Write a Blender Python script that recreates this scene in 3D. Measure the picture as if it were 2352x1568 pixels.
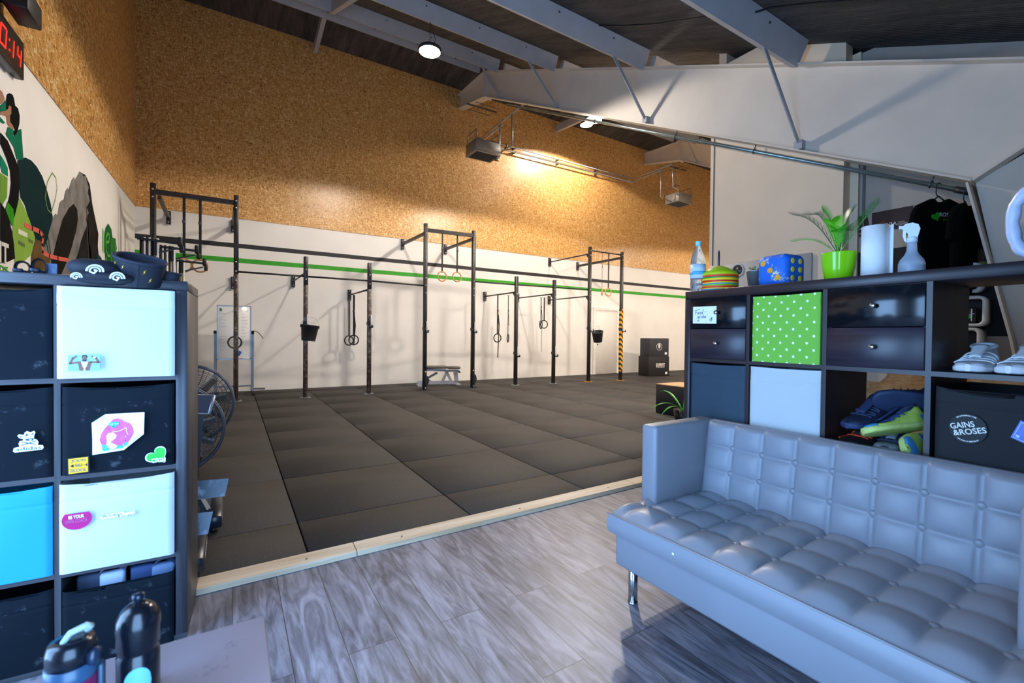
import bpy, bmesh, math, random
from mathutils import Vector, Matrix, Euler
random.seed(7)
S = bpy.context.scene
for o in list(bpy.data.objects): bpy.data.objects.remove(o)
COL = S.collection
PI = math.pi; R = math.radians
# ------------------------------------------------------------ camera
def look_axes(yaw, pitch, roll):
    f = Vector((math.sin(yaw)*math.cos(pitch), math.cos(yaw)*math.cos(pitch), math.sin(pitch)))
    r = Vector((math.cos(yaw), -math.sin(yaw), 0)); u = r.cross(f)
    return r*math.cos(roll)+u*math.sin(roll), -r*math.sin(roll)+u*math.cos(roll), f
cr, cu, cf = look_axes(R(31.7337), R(-0.7716), R(0.6066))
cam = bpy.data.cameras.new('camera'); cam.sensor_fit = 'HORIZONTAL'; cam.sensor_width = 36.0
cam.lens = 1036.83/2352*36; cam.clip_start = .02; cam.clip_end = 200
cam.dof.use_dof = True; cam.dof.focus_distance = 4.0; cam.dof.aperture_fstop = 3.2
co = bpy.data.objects.new('camera', cam); COL.objects.link(co); S.camera = co
m = Matrix.Identity(4)
for i in range(3): m[i][0] = cr[i]; m[i][1] = cu[i]; m[i][2] = -cf[i]
m.translation = (0, 0, 1.2); co.matrix_world = m
# ------------------------------------------------------------ world, daylight, exposure
S.view_settings.view_transform = 'Standard'; S.view_settings.look = 'None'
S.view_settings.exposure = 0.08; S.view_settings.gamma = 1.0
S.cycles.use_denoising = True
W = bpy.data.worlds.new('sky'); S.world = W; W.use_nodes = True
bg = W.node_tree.nodes['Background']; bg.inputs[0].default_value = (.31, .57, 1, 1); bg.inputs[1].default_value = 14.0
def area(name, loc, rot, sx, sy, power, color, portal=False, shape='RECTANGLE'):
    l = bpy.data.lights.new(name, 'AREA'); l.shape = shape; l.size = sx; l.size_y = sy
    l.energy = power; l.color = color; l.cycles.is_portal = portal
    o = bpy.data.objects.new(name, l); COL.objects.link(o); o.location = loc; o.rotation_euler = rot; return o
XL = -1.54
DOOR = (-.70, .50, 2.20); YF = -.16      # the open doorway the photograph is taken from: x0, x1, height
area('doorway_sky', ((DOOR[0]+DOOR[1])/2, YF-.14, DOOR[2]/2), (R(90), 0, 0), DOOR[1]-DOOR[0], DOOR[2], 1, (1, 1, 1), True)
ADDED_OPENING = (.75, 2.08, 2.45)             # opening added in the left wall to light the right shelf: y0, y1, height
area('added_opening_sky', (XL-.12, (ADDED_OPENING[0]+ADDED_OPENING[1])/2, ADDED_OPENING[2]/2), (R(90), 0, R(-90)), ADDED_OPENING[1]-ADDED_OPENING[0], ADDED_OPENING[2], 1, (1, 1, 1), True)
LAMPS = [(2.55, 6.6, 5.52), (5.95, 6.7, 5.4), (8.1, 9.4, 6.9), (9.9, 4.2, 4.3), (14.5, 6.6, 5.4)]
LAMP_W = [700, 1150, 900, 1100, 1100]; LAMP_C = (1, .9, .79)
# ------------------------------------------------------------ materials
def lin(h):
    h = h.lstrip('#'); c = [int(h[i:i+2], 16)/255 for i in (0, 2, 4)]
    return tuple(x/12.92 if x <= .04045 else ((x+.055)/1.055)**2.4 for x in c)+(1,)
def nt(name):
    mt = bpy.data.materials.new(name); mt.use_nodes = True; t = mt.node_tree
    return mt, t, t.nodes['Principled BSDF']
def N(t, kind, **kw):
    n = t.nodes.new('ShaderNode'+kind)
    for k, v in kw.items():
        if k.startswith('i_'):
            key = k[2:]; key = int(key) if key.isdigit() else key.replace('_', ' ')
            n.inputs[key].default_value = v
        else: setattr(n, k, v)
    return n
def ramp(t, src, stops):
    n = t.nodes.new('ShaderNodeValToRGB'); e = n.color_ramp.elements
    while len(e) < len(stops): e.new(.5)
    for q, (p, c) in zip(e, stops): q.position = p; q.color = c
    t.links.new(src, n.inputs[0]); return n.outputs[0]
def mix(t, f, a, b, mode='MIX'):
    n = t.nodes.new('ShaderNodeMix'); n.data_type = 'RGBA'; n.blend_type = mode
    for sock, v in ((n.inputs['Factor'], f), (n.inputs['A'], a), (n.inputs['B'], b)):
        if isinstance(v, (int, float, tuple)): sock.default_value = v
        else: t.links.new(v, sock)
    return n.outputs['Result']
def coords(t, scale=(1, 1, 1), rot=(0, 0, 0)):
    tc = N(t, 'TexCoord'); mp = N(t, 'Mapping'); mp.inputs['Scale'].default_value = scale; mp.inputs['Rotation'].default_value = rot
    t.links.new(tc.outputs['Object'], mp.inputs[0]); return mp.outputs[0]
def bump(t, b, h, s=.2, d=.01):
    n = N(t, 'Bump'); n.inputs['Strength'].default_value = s; n.inputs['Distance'].default_value = d
    t.links.new(h, n.inputs['Height']); t.links.new(n.outputs[0], b.inputs['Normal'])
_M = {}
def M(hexc, rough=.5, metal=0., var=.08, nscale=8., spec=.5, bmp=0., name=None):
    """plain surface with a little procedural mottling"""
    k = (hexc, rough, metal, var, nscale, spec, bmp)
    if k in _M: return _M[k]
    mt, t, b = nt(name or 'surface_'+hexc.strip('#'))
    c = lin(hexc); v = coords(t); n = N(t, 'TexNoise', i_Scale=nscale, i_Detail=4.)
    t.links.new(v, n.inputs['Vector'])
    lo = tuple(x*(1-var) for x in c[:3])+(1,); hi = tuple(min(1, x*(1+var)) for x in c[:3])+(1,)
    t.links.new(ramp(t, n.outputs['Fac'], [(.3, lo), (.7, hi)]), b.inputs['Base Color'])
    b.inputs['Roughness'].default_value = rough; b.inputs['Metallic'].default_value = metal
    b.inputs['Specular IOR Level'].default_value = spec
    if bmp:
        n2 = N(t, 'TexNoise', i_Scale=nscale*25, i_Detail=2.); t.links.new(v, n2.inputs['Vector']); bump(t, b, n2.outputs['Fac'], bmp, .002)
    _M[k] = mt; return mt
def emit(hexc, s):
    mt, t, b = nt('glow_'+hexc.strip('#')); b.inputs['Base Color'].default_value = lin(hexc)
    b.inputs['Emission Color'].default_value = lin(hexc); b.inputs['Emission Strength'].default_value = s; return mt
def osb(dark='#5e3408', mid='#b97a30', light='#e0b473', scale=1.):
    mt, t, b = nt('strand_board'); cols = []
    for i, (rx, sc) in enumerate(((.5, (8, 8, 44)), (-.6, (44, 9, 8)), (1.25, (11, 10, 40)))):
        v = coords(t, tuple(q*scale for q in sc), (rx, rx*.8, .3*i)); vo = N(t, 'TexVoronoi'); vo.inputs['Randomness'].default_value = 1
        t.links.new(v, vo.inputs['Vector']); cols.append(vo.outputs['Color'])
    v = coords(t, (7*scale,)*3); n = N(t, 'TexNoise', i_Scale=2.2, i_Detail=3.); t.links.new(v, n.inputs['Vector'])
    sp = N(t, 'SeparateColor'); t.links.new(mix(t, ramp(t, n.outputs['Fac'], [(.44, (0, 0, 0, 1)), (.56, (1, 1, 1, 1))]), mix(t, .5, cols[0], cols[1]), mix(t, .6, cols[1], cols[2])), sp.inputs[0])
    c = ramp(t, sp.outputs[0], [(.10, lin(dark)), (.30, lin(mid)), (.55, lin(mid)), (.88, lin(light))])
    t.links.new(c, b.inputs['Base Color']); b.inputs['Roughness'].default_value = .32
    bump(t, b, sp.outputs[1], .3, .006); return mt
def planks():
    mt, t, b = nt('grey_laminate'); v = coords(t, (1, 1, 1), (0, 0, R(90)))
    br = N(t, 'TexBrick', offset=.37, offset_frequency=2); t.links.new(v, br.inputs['Vector'])
    br.inputs['Scale'].default_value = 1; br.inputs['Brick Width'].default_value = 1.3; br.inputs['Row Height'].default_value = .19
    br.inputs['Mortar Size'].default_value = .0016; br.inputs['Color1'].default_value = (0, 0, 0, 1); br.inputs['Color2'].default_value = (1, 1, 1, 1); br.inputs['Mortar'].default_value = (.5, .5, .5, 1)
    sh = N(t, 'VectorMath', operation='MULTIPLY_ADD'); t.links.new(br.outputs['Color'], sh.inputs[0]); sh.inputs[1].default_value = (7, 3, 0)
    v2 = coords(t, (11, 1.5, 1)); t.links.new(v2, sh.inputs[2])
    n = N(t, 'TexNoise', i_Scale=1.6, i_Detail=7., i_Roughness=.62, i_Distortion=1.6); t.links.new(sh.outputs[0], n.inputs['Vector'])
    w = N(t, 'TexWave', wave_type='RINGS'); w.inputs['Scale'].default_value = .5; w.inputs['Distortion'].default_value = 9; w.inputs['Detail'].default_value = 3; t.links.new(sh.outputs[0], w.inputs['Vector'])
    c = ramp(t, n.outputs['Fac'], [(.28, lin('#4b494f')), (.45, lin('#7b7880')), (.6, lin('#a09da6')), (.8, lin('#bebbc4'))])
    c = mix(t, .28, c, ramp(t, w.outputs['Color'], [(.1, lin('#6b6561')), (.6, lin('#b0a8a3'))]), 'OVERLAY')
    tone = ramp(t, br.outputs['Color'], [(0, (.70, .70, .72, 1)), (1, (.95, .95, .97, 1))]); c = mix(t, 1., c, tone, 'MULTIPLY')
    c = mix(t, br.outputs['Fac'], c, lin('#35302e')); t.links.new(c, b.inputs['Base Color'])
    b.inputs['Roughness'].default_value = .42; bump(t, b, n.outputs['Fac'], .12, .002); return mt
def rubber():
    mt, t, b = nt('rubber_mat'); v = coords(t); n = N(t, 'TexNoise', i_Scale=90., i_Detail=3.); t.links.new(v, n.inputs['Vector'])
    n2 = N(t, 'TexNoise', i_Scale=.9, i_Detail=4.); t.links.new(v, n2.inputs['Vector'])
    g = N(t, 'NewGeometry')
    c = ramp(t, n.outputs['Fac'], [(.3, lin('#1c1a19')), (.62, lin('#2f2b29')), (.8, lin('#544d4a'))])
    c = mix(t, 1., c, ramp(t, g.outputs['Random Per Island'], [(0, (.86, .86, .86, 1)), (1, (1.14, 1.12, 1.1, 1))]), 'MULTIPLY')
    c = mix(t, .5, c, ramp(t, n2.outputs['Fac'], [(.35, (.7, .7, .7, 1)), (.65, (1.25, 1.2, 1.15, 1))]), 'MULTIPLY')
    t.links.new(c, b.inputs['Base Color']); b.inputs['Roughness'].default_value = .72; bump(t, b, n.outputs['Fac'], .3, .002); return mt
def woodgrain(a, c2, axis='x', rough=.4, scale=1.):
    k = ('wg', a, c2, axis, rough, scale)
    if k in _M: return _M[k]
    mt, t, b = nt('wood_'+a.strip('#')); s = {'x': (2, 30, 60), 'y': (30, 2, 60), 'z': (60, 30, 2)}[axis]
    v = coords(t, tuple(q*scale for q in s)); n = N(t, 'TexNoise', i_Scale=1., i_Detail=6., i_Roughness=.6); t.links.new(v, n.inputs['Vector'])
    t.links.new(ramp(t, n.outputs['Fac'], [(.3, lin(a)), (.72, lin(c2))]), b.inputs['Base Color']); b.inputs['Roughness'].default_value = rough
    bump(t, b, n.outputs['Fac'], .1, .001); _M[k] = mt; return mt
def roofing():
    mt, t, b = nt('fibre_cement'); v = coords(t); w = N(t, 'TexWave', bands_direction='X'); w.inputs['Scale'].default_value = 9.; w.inputs['Distortion'].default_value = .4
    t.links.new(v, w.inputs['Vector']); v2 = coords(t, (6, .8, .8)); n = N(t, 'TexNoise', i_Scale=1.4, i_Detail=8., i_Roughness=.7); t.links.new(v2, n.inputs['Vector'])
    c = ramp(t, n.outputs['Fac'], [(.3, lin('#36322f')), (.55, lin('#5f5955')), (.75, lin('#7e7873'))])
    c = mix(t, .35, c, ramp(t, w.outputs['Color'], [(0, lin('#4a4542')), (1, lin('#8d8680'))]), 'MULTIPLY')
    t.links.new(c, b.inputs['Base Color']); b.inputs['Roughness'].default_value = .9; bump(t, b, w.outputs['Color'], .5, .01); return mt
def scuffed(base, scuff, lo=.55, hi=.68, rough=.4, scale=14., metal=0., srough=.6):
    k = ('sc', base, scuff, lo, hi, rough, scale, metal)
    if k in _M: return _M[k]
    mt, t, b = nt('worn_'+base.strip('#')); v = coords(t); n = N(t, 'TexNoise', i_Scale=scale, i_Detail=9., i_Roughness=.72); t.links.new(v, n.inputs['Vector'])
    f = ramp(t, n.outputs['Fac'], [(lo, (0, 0, 0, 1)), (hi, (1, 1, 1, 1))])
    t.links.new(mix(t, f, lin(base), lin(scuff)), b.inputs['Base Color']); b.inputs['Roughness'].default_value = rough; b.inputs['Metallic'].default_value = metal
    if rough > .7: b.inputs['Specular IOR Level'].default_value = .12
    _M[k] = mt; return mt
def plastic(hexc, rough=.25, trans=0., alpha=1., ior=1.45):
    k = ('pl', hexc, rough, trans, alpha)
    if k in _M: return _M[k]
    mt, t, b = nt('plastic_'+hexc.strip('#')); v = coords(t); n = N(t, 'TexNoise', i_Scale=20.); t.links.new(v, n.inputs['Vector']); c = lin(hexc)
    t.links.new(ramp(t, n.outputs['Fac'], [(.3, tuple(x*.95 for x in c[:3])+(1,)), (.7, c)]), b.inputs['Base Color'])
    b.inputs['Roughness'].default_value = rough; b.inputs['Transmission Weight'].default_value = trans; b.inputs['Alpha'].default_value = alpha; b.inputs['IOR'].default_value = ior
    _M[k] = mt; return mt
def dots():
    mt, t, b = nt('dotted_fabric'); v = coords(t, (1, 1, 1)); sp = N(t, 'SeparateXYZ'); t.links.new(v, sp.inputs[0])
    def math_(op, a, c=None):
        n = N(t, 'Math', operation=op)
        for i, q in enumerate((a, c)):
            if q is None: continue
            if isinstance(q, (int, float)): n.inputs[i].default_value = q
            else: t.links.new(q, n.inputs[i])
        return n.outputs[0]
    P = .058
    def cell(ox):
        fx = math_('SUBTRACT', math_('FRACT', math_('ADD', math_('DIVIDE', sp.outputs[0], P), ox+50)), .5)
        fz = math_('SUBTRACT', math_('FRACT', math_('ADD', math_('DIVIDE', sp.outputs[2], P*1.1), ox+50)), .5)
        return math_('LESS_THAN', math_('ADD', math_('MULTIPLY', fx, fx), math_('MULTIPLY', fz, fz)), .0085)
    f = math_('MAXIMUM', cell(.0), cell(.5)); t.links.new(mix(t, f, lin('#7cc243'), lin('#f2fbe8')), b.inputs['Base Color']); b.inputs['Roughness'].default_value = .8; return mt
def hazard():
    mt, t, b = nt('hazard_tape'); v = coords(t); sp = N(t, 'SeparateXYZ'); t.links.new(v, sp.inputs[0])
    a = N(t, 'Math', operation='ADD'); t.links.new(sp.outputs[0], a.inputs[0]); t.links.new(sp.outputs[2], a.inputs[1])
    d = N(t, 'Math', operation='MULTIPLY'); t.links.new(a.outputs[0], d.inputs[0]); d.inputs[1].default_value = 7.5
    f = N(t, 'Math', operation='FRACT'); t.links.new(d.outputs[0], f.inputs[0]); g = N(t, 'Math', operation='GREATER_THAN'); t.links.new(f.outputs[0], g.inputs[0]); g.inputs[1].default_value = .5
    t.links.new(mix(t, g.outputs[0], lin('#15130f'), lin('#e8a416')), b.inputs['Base Color']); b.inputs['Roughness'].default_value = .5; return mt
# ------------------------------------------------------------ mesh builder
class MB:
    def __init__(s): s.v = []; s.f = []; s.mi = []; s.sm = []; s.m = 0
    def add(s, vs, fs, smooth=False, mi=None):
        o = len(s.v); s.v += [Vector(q) for q in vs]
        for f in fs: s.f.append([i+o for i in f]); s.mi.append(s.m if mi is None else mi); s.sm.append(smooth)
        return s
    def bm(s, bm, smooth=False, M4=None):
        bm.verts.index_update(); s.add([(M4 @ q.co) if M4 else q.co.copy() for q in bm.verts], [[w.index for w in f.verts] for f in bm.faces], smooth); bm.free(); return s
    def box(s, x0, x1, y0, y1, z0, z1, r=0, seg=2, M4=None, smooth=None):
        if x0 > x1: x0, x1 = x1, x0
        if y0 > y1: y0, y1 = y1, y0
        if z0 > z1: z0, z1 = z1, z0
        b = bmesh.new(); bmesh.ops.create_cube(b, size=1)
        for q in b.verts: q.co = Vector(((x0+x1)/2+q.co.x*(x1-x0), (y0+y1)/2+q.co.y*(y1-y0), (z0+z1)/2+q.co.z*(z1-z0)))
        if r: bmesh.ops.bevel(b, geom=list(b.edges), offset=min(r, (x1-x0)*.49, (y1-y0)*.49, (z1-z0)*.49), segments=seg, affect='EDGES', profile=.5)
        return s.bm(b, bool(r) if smooth is None else smooth, M4)
    def bar(s, p0, p1, w, h, up=(0, 0, 1), r=0):
        p0 = Vector(p0); p1 = Vector(p1); d = p1-p0; L = d.length; d.normalize(); u = Vector(up)
        if abs(d.dot(u)) > .95: u = Vector((0, 1, 0)) if abs(d.z) > .9 else Vector((0, 0, 1))
        x = d.cross(u).normalized(); u = x.cross(d)
        m4 = Matrix((x, d, u)).transposed().to_4x4(); m4.translation = p0
        return s.box(-w/2, w/2, 0, L, -h/2, h/2, r, 1, m4, False)
    def tube(s, pts, r, seg=10, cap=True, closed=False, rs=None):
        pts = [Vector(p) for p in pts]; n = len(pts); vs = []; prev = None
        for i, p in enumerate(pts):
            a = pts[(i-1) % n] if (closed or i) else p; c = pts[(i+1) % n] if (closed or i < n-1) else p
            d = (c-a).normalized()
            if prev is None:
                u = Vector((0, 0, 1)) if abs(d.z) < .9 else Vector((1, 0, 0)); x = d.cross(u).normalized()
            else: x = (prev-d*prev.dot(d)).normalized()
            prev = x; y = d.cross(x); rr = rs[i] if rs else r
            for k in range(seg): t = 2*PI*k/seg; vs.append(p+x*math.cos(t)*rr+y*math.sin(t)*rr)
        fs = []
        for i in range(n if closed else n-1):
            j = (i+1) % n
            for k in range(seg): l = (k+1) % seg; fs.append([i*seg+k, i*seg+l, j*seg+l, j*seg+k])
        if cap and not closed: fs.append(list(range(seg))[::-1]); fs.append([(n-1)*seg+k for k in range(seg)])
        return s.add(vs, fs, True)
    def ring(s, c, n, Rr, r, seg=40, s2=10):
        c = Vector(c); n = Vector(n).normalized(); u = n.orthogonal().normalized(); w = n.cross(u)
        return s.tube([c+(u*math.cos(t)+w*math.sin(t))*Rr for t in [2*PI*i/seg for i in range(seg)]], r, s2, closed=True)
    def cyl(s, p0, p1, r, seg=20, r2=None):
        return s.tube([p0, p1], r, seg, rs=[r, r if r2 is None else r2])
    def lathe(s, prof, seg=32, c=(0, 0, 0), M4=None, smooth=True):
        vs = []; fs = []; c = Vector(c); n = len(prof)
        for (r, z) in prof:
            for k in range(seg):
                t = 2*PI*k/seg; q = Vector((r*math.cos(t), r*math.sin(t), z)); vs.append((M4 @ q if M4 else q)+c)
        for i in range(n-1):
            for k in range(seg): l = (k+1) % seg; fs.append([i*seg+k, i*seg+l, (i+1)*seg+l, (i+1)*seg+k])
        if prof[0][0] > 1e-5: fs.append(list(range(seg))[::-1])
        if prof[-1][0] > 1e-5: fs.append([(n-1)*seg+k for k in range(seg)])
        return s.add(vs, fs, smooth)
    def prism(s, pts, o, u, v, t, off=0.):
        """2-D outline pts laid on plane (o,u,v), given thickness t along u x v"""
        o = Vector(o); u = Vector(u).normalized(); v = Vector(v).normalized(); n = u.cross(v)
        if sum(pts[i][0]*pts[(i+1) % len(pts)][1]-pts[(i+1) % len(pts)][0]*pts[i][1] for i in range(len(pts))) < 0: pts = pts[::-1]
        k = len(pts); a = [o+u*p[0]+v*p[1]+n*off for p in pts]; b = [q+n*t for q in a]
        fs = [list(range(k))[::-1], list(range(k, 2*k))]+[[i, (i+1) % k, k+(i+1) % k, k+i] for i in range(k)]
        return s.add(a+b, fs)
    def text(s, txt, o, u, v, w=None, h=None, t=.0006, bold=0., align=0., spacing=1.):
        vs, fs, bb = text_shape(txt, bold, spacing)
        x0, x1, y0, y1 = bb; sx = sy = 1
        if w and h: sx = w/(x1-x0); sy = h/(y1-y0)
        elif w: sx = sy = w/(x1-x0)
        elif h: sx = sy = h/(y1-y0)
        o = Vector(o); u = Vector(u).normalized(); v = Vector(v).normalized(); n = u.cross(v)
        ox = -x0-(x1-x0)*align
        return s.add([o+u*(p[0]+ox)*sx+v*(p[1]-y0)*sy+n*t for p in vs], fs)
    def stroke(s, pts, o, u, v, w, t=.0006):
        for a, b in zip(pts[:-1], pts[1:]):
            d = Vector((b[0]-a[0], b[1]-a[1])); L = d.length
            if L < 1e-6: continue
            d /= L; n = Vector((-d.y, d.x))*w/2; a2 = Vector(a)-d*w*.3; b2 = Vector(b)+d*w*.3
            s.prism([tuple(a2-n), tuple(b2-n), tuple(b2+n), tuple(a2+n)], o, u, v, t)
        return s
    def grid(s, fn, nu, nv, smooth=True, closeu=False):
        vs = [fn(i/(nu if closeu else nu-1), j/(nv-1)) for j in range(nv) for i in range(nu)]; fs = []
        for j in range(nv-1):
            for i in range(nu if closeu else nu-1): k = (i+1) % nu; fs.append([j*nu+i, j*nu+k, (j+1)*nu+k, (j+1)*nu+i])
        return s.add(vs, fs, smooth)
_T = {}
def text_shape(txt, bold, spacing):
    k = (txt, bold, spacing)
    if k not in _T:
        c = bpy.data.curves.new('t', 'FONT'); c.body = txt; c.size = 1; c.offset = bold; c.space_character = spacing; c.resolution_u = 3; c.fill_mode = 'FRONT'
        o = bpy.data.objects.new('t', c); COL.objects.link(o); bpy.context.view_layer.update()
        me = bpy.data.meshes.new_from_object(o.evaluated_get(bpy.context.evaluated_depsgraph_get()))
        vs = [tuple(q.co) for q in me.vertices]; fs = [list(p.vertices) for p in me.polygons]
        bpy.data.objects.remove(o); bpy.data.curves.remove(c); bpy.data.meshes.remove(me)
        xs = [q[0] for q in vs]; ys = [q[1] for q in vs]; _T[k] = (vs, fs, (min(xs), max(xs), min(ys), max(ys)))
    return _T[k]
def obj(name, mb, mats, parent=None, world=False, label=None, fix=True):
    me = bpy.data.meshes.new(name); vs = mb.v
    if world and parent is not None:
        inv = parent_matrix(parent).inverted(); vs = [inv @ q for q in vs]
    me.from_pydata([tuple(q) for q in vs], [], mb.f)
    for q in (mats if isinstance(mats, (list, tuple)) else [mats]): me.materials.append(q)
    me.polygons.foreach_set('material_index', mb.mi); me.polygons.foreach_set('use_smooth', mb.sm); me.update()
    if fix:
        b = bmesh.new(); b.from_mesh(me); bmesh.ops.recalc_face_normals(b, faces=b.faces); b.to_mesh(me); b.free()
    o = bpy.data.objects.new(name, me); COL.objects.link(o)
    if parent is not None: o.parent = parent
    if label: o['label'] = label
    return o
def parent_matrix(o):
    m4 = Matrix.LocRotScale(o.location, o.rotation_euler, o.scale)
    return parent_matrix(o.parent) @ m4 if o.parent else m4
def thing(name, label, cat, loc=(0, 0, 0), rot=0., group=None):
    o = bpy.data.objects.new(name, None); COL.objects.link(o); o.empty_display_size = .05
    o.location = loc; o.rotation_euler = rot if isinstance(rot, (tuple, list, Euler)) else (0, 0, rot)
    return tag(o, label, cat, group)
def tag(o, label, cat, group=None, kind=None):
    o['label'] = label; o['category'] = cat
    if group: o['group'] = group
    if kind: o['kind'] = kind
    return o
def struct(name, mb, mats, label=None, parent=None):
    o = obj(name, mb, mats, parent)
    if parent is None: o['kind'] = 'structure'
    if label: o['label'] = label
    return o
def dup(root, loc, rot=None, label=None, group=None):
    def cp(o, par):
        c = o.copy(); COL.objects.link(c); c.parent = par
        for ch in list(o.children): cp(ch, c)
        return c
    r = cp(root, None); r.location = loc
    if rot is not None: r.rotation_euler = rot if isinstance(rot, (tuple, list)) else (0, 0, rot)
    if label: r['label'] = label
    if group: r['group'] = group
    return r
X, Y, Z = Vector((1, 0, 0)), Vector((0, 1, 0)), Vector((0, 0, 1))
ORD = 'topmost second third fourth fifth sixth seventh eighth ninth tenth eleventh twelfth thirteenth fourteenth fifteenth sixteenth'.split()
# ------------------------------------------------------------ shared materials
WHITEWALL = M('#e6e2dc', .75, var=.03, nscale=2.); BLACKP = M('#17161a', .55); STEEL = scuffed('#1d1b1d', '#3c3533', .5, .75, .42, 9.)
OSB = osb('#6f4214', '#cd9650', '#f3d8a2', .5); LAM = planks(); RUB = rubber(); ROOF = roofing(); PAINT = M('#b6b7bb', .6, var=.06, nscale=5.); GALV = M('#b9bcc0', .35, .85)
CHROME = M('#d8dadd', .15, 1.); SCREW = M('#dcdcdc', .3, .9); ZINC = M('#a9adb2', .45, .6)
BLK = M('#0f0f12', .5); BLKM = M('#1a1a1d', .7); FAB_BLK = scuffed('#0a131c', '#5d666e', .60, .82, .75, 11.); FAB_WHT = M('#c2cacd', .75, var=.02, nscale=4.)
SHELF_D = woodgrain('#231a1e', '#332a2f', 'x', .38); SHELF_G = woodgrain('#26252a', '#45444b', 'x', .45)
YW = 10.76; XL = -1.54; ZO = 3.51; ZF = -.03; XE = 17.5
# ============================================================ THE SETTING
def quadwall(mb, o, u, v, w, h, mi=0): mb.m = mi; o = Vector(o); u = Vector(u); v = Vector(v); return mb.add([o, o+u*w, o+u*w+v*h, o+v*h], [[0, 1, 2, 3]])
b = MB(); b.box(XL-.1, XE, YF-.5, 2.62, -.2, ZF); struct('floor', b, LAM, 'grey wood-look laminate floor in front of the gym mats')
b = MB(); b.box(XL-.1, XE, 2.6, YW+.1, -.2, -.028); struct('floor.001', b, M('#191817', .9))
b = MB(); x0, y0 = .3525, 3.131                      # rubber tiles, one metre each, rows offset to the measured joints
for i in range(-2, 18):
    for j in range(-1, 8):
        ya = max(y0+j, 2.66); yb = min(y0+j+1, YW)
        xa = max(x0+i, XL); xb = min(x0+i+1, XE)
        if yb-ya > .02 and xb-xa > .02: b.box(xa+.004, xb-.004, ya+.003, yb-.003, -.028, random.uniform(-.001, .001), .004, 1)
struct('floor.002', b, RUB, 'dark rubber gym mats laid in a square grid')
for k, (xa, xb) in enumerate(((-1.5, .585), (.59, 2.80), (2.805, 5.2))):      # timber edging
    f = lambda x: (2.625+(x+.15)*.0133, 2.545+(x+.15)*.0133); b = MB()
    (a1, a0), (c1, c0) = f(xa), f(xb); b.add([(xa, a0, ZF), (xb, c0, ZF), (xb, c1+.03, ZF), (xa, a1+.03, ZF), (xa, a0+.006, -.004), (xb, c0+.006, -.004), (xb, c1+.03, .004), (xa, a1+.03, .004)],
        [[0, 3, 2, 1], [4, 5, 6, 7], [0, 1, 5, 4], [1, 2, 6, 5], [2, 3, 7, 6], [3, 0, 4, 7]])
    b.m = 1
    for q in (.12, .5, .88): xx = xa+(xb-xa)*q; yy = f(xx)[0]-.035; b.cyl((xx, yy, 0), (xx, yy, .0035), .005, 10)
    struct('trim_%d' % (k+1), b, [woodgrain('#c8a983', '#ecd9bd', 'x', .5, .6), M('#8f6f4d', .6)], 'pale timber edging strip along the front of the mats')
STR = [(-.06, 2.616), (2.616, 2.711), (2.711, 2.915), (2.915, 3.006), (3.006, ZO)]
b = MB()
for k, (za, zb) in enumerate(STR): quadwall(b, (XL, YW, za), X, Z, XE-XL, zb-za, (0, 2, 0, 1, 0)[k])
struct('wall_back', b, [WHITEWALL, M('#1d1c20', .6), M('#2c9c0c', .55)], 'white rear wall with one black and one green painted stripe')
b = MB(); b.box(XL, XE, YW-.012, YW+.05, ZO, 7.75); struct('wall_back.001', b, OSB, 'strand board cladding above the white rear wall')
b = MB(); b.box(XL-.1, XL, YF, ADDED_OPENING[0], ZF, ZO); b.box(XL-.1, XL, ADDED_OPENING[1], YW, ZF, ZO); b.box(XL-.1, XL, ADDED_OPENING[0], ADDED_OPENING[1], ADDED_OPENING[2], ZO); struct('wall_left', b, WHITEWALL, 'white left side wall carrying the painted mural')
b = MB(); b.box(XL-.1, XL+.012, YF, YW, ZO, 7.75); struct('wall_left.001', b, OSB, 'strand board cladding high on the left wall')
b = MB(); b.box(XE, XE+.1, YF, YW, ZF, 7.75); struct('wall_far', b, WHITEWALL)
b = MB()
for xa, xb, za, zb in ((XL-.1, DOOR[0], ZF, 3.4), (DOOR[1], XE, ZF, 3.4), (DOOR[0], DOOR[1], DOOR[2], 3.4)): b.box(xa, xb, YF-.15, YF, za, zb)
struct('wall_front', b, M('#5d5a58', .8), 'front wall beside the open doorway')
RS = .4775; rz = lambda y: 5.255+(y-4.536)*RS                    # roof underside
b = MB(); RY = 9.62
b.add([(XL-.1, YF-.2, rz(YF-.2)), (XE, YF-.2, rz(YF-.2)), (XE, RY, rz(RY)), (XL-.1, RY, rz(RY))], [[0, 1, 2, 3]])
b.add([(XL-.1, RY, rz(RY)), (XE, RY, rz(RY)), (XE, YW+.1, 7.52), (XL-.1, YW+.1, 7.52)], [[0, 1, 2, 3]])
struct('ceiling', b, ROOF, 'grey corrugated roof sheets above the purlins')
# purlins: deep pale beams set square to the slope, cut at each frame
th = math.atan(RS); nrm = Vector((0, -math.sin(th), math.cos(th))); alo = Vector((0, math.cos(th), math.sin(th)))
def purlin(y, xa, xb, dep=.245, flip=1, zb=None):
    p = Vector((0, y, (4.978+(y-4.536)*RS) if zb is None else zb)); b = MB(); up = nrm*dep; wd = alo*.075
    vs = [];
    for xx in (xa, xb): q = p+X*xx; vs += [q, q+wd, q+wd+up, q+up]
    b.add(vs, [[0, 3, 2, 1], [4, 5, 6, 7], [0, 1, 5, 4], [1, 2, 6, 5], [2, 3, 7, 6], [3, 0, 4, 7]])
    b.m = 1
    for xx in [xa+.4+.9*i for i in range(int((xb-xa)/.9))]:
        c = p+X*xx+up*.75-alo*.004; b.cyl(c, c+alo*.006, .012, 8)
    return struct('beam', b, [PAINT, M('#4b3f38', .7)], 'pale painted roof purlin running along the hall')
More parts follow.
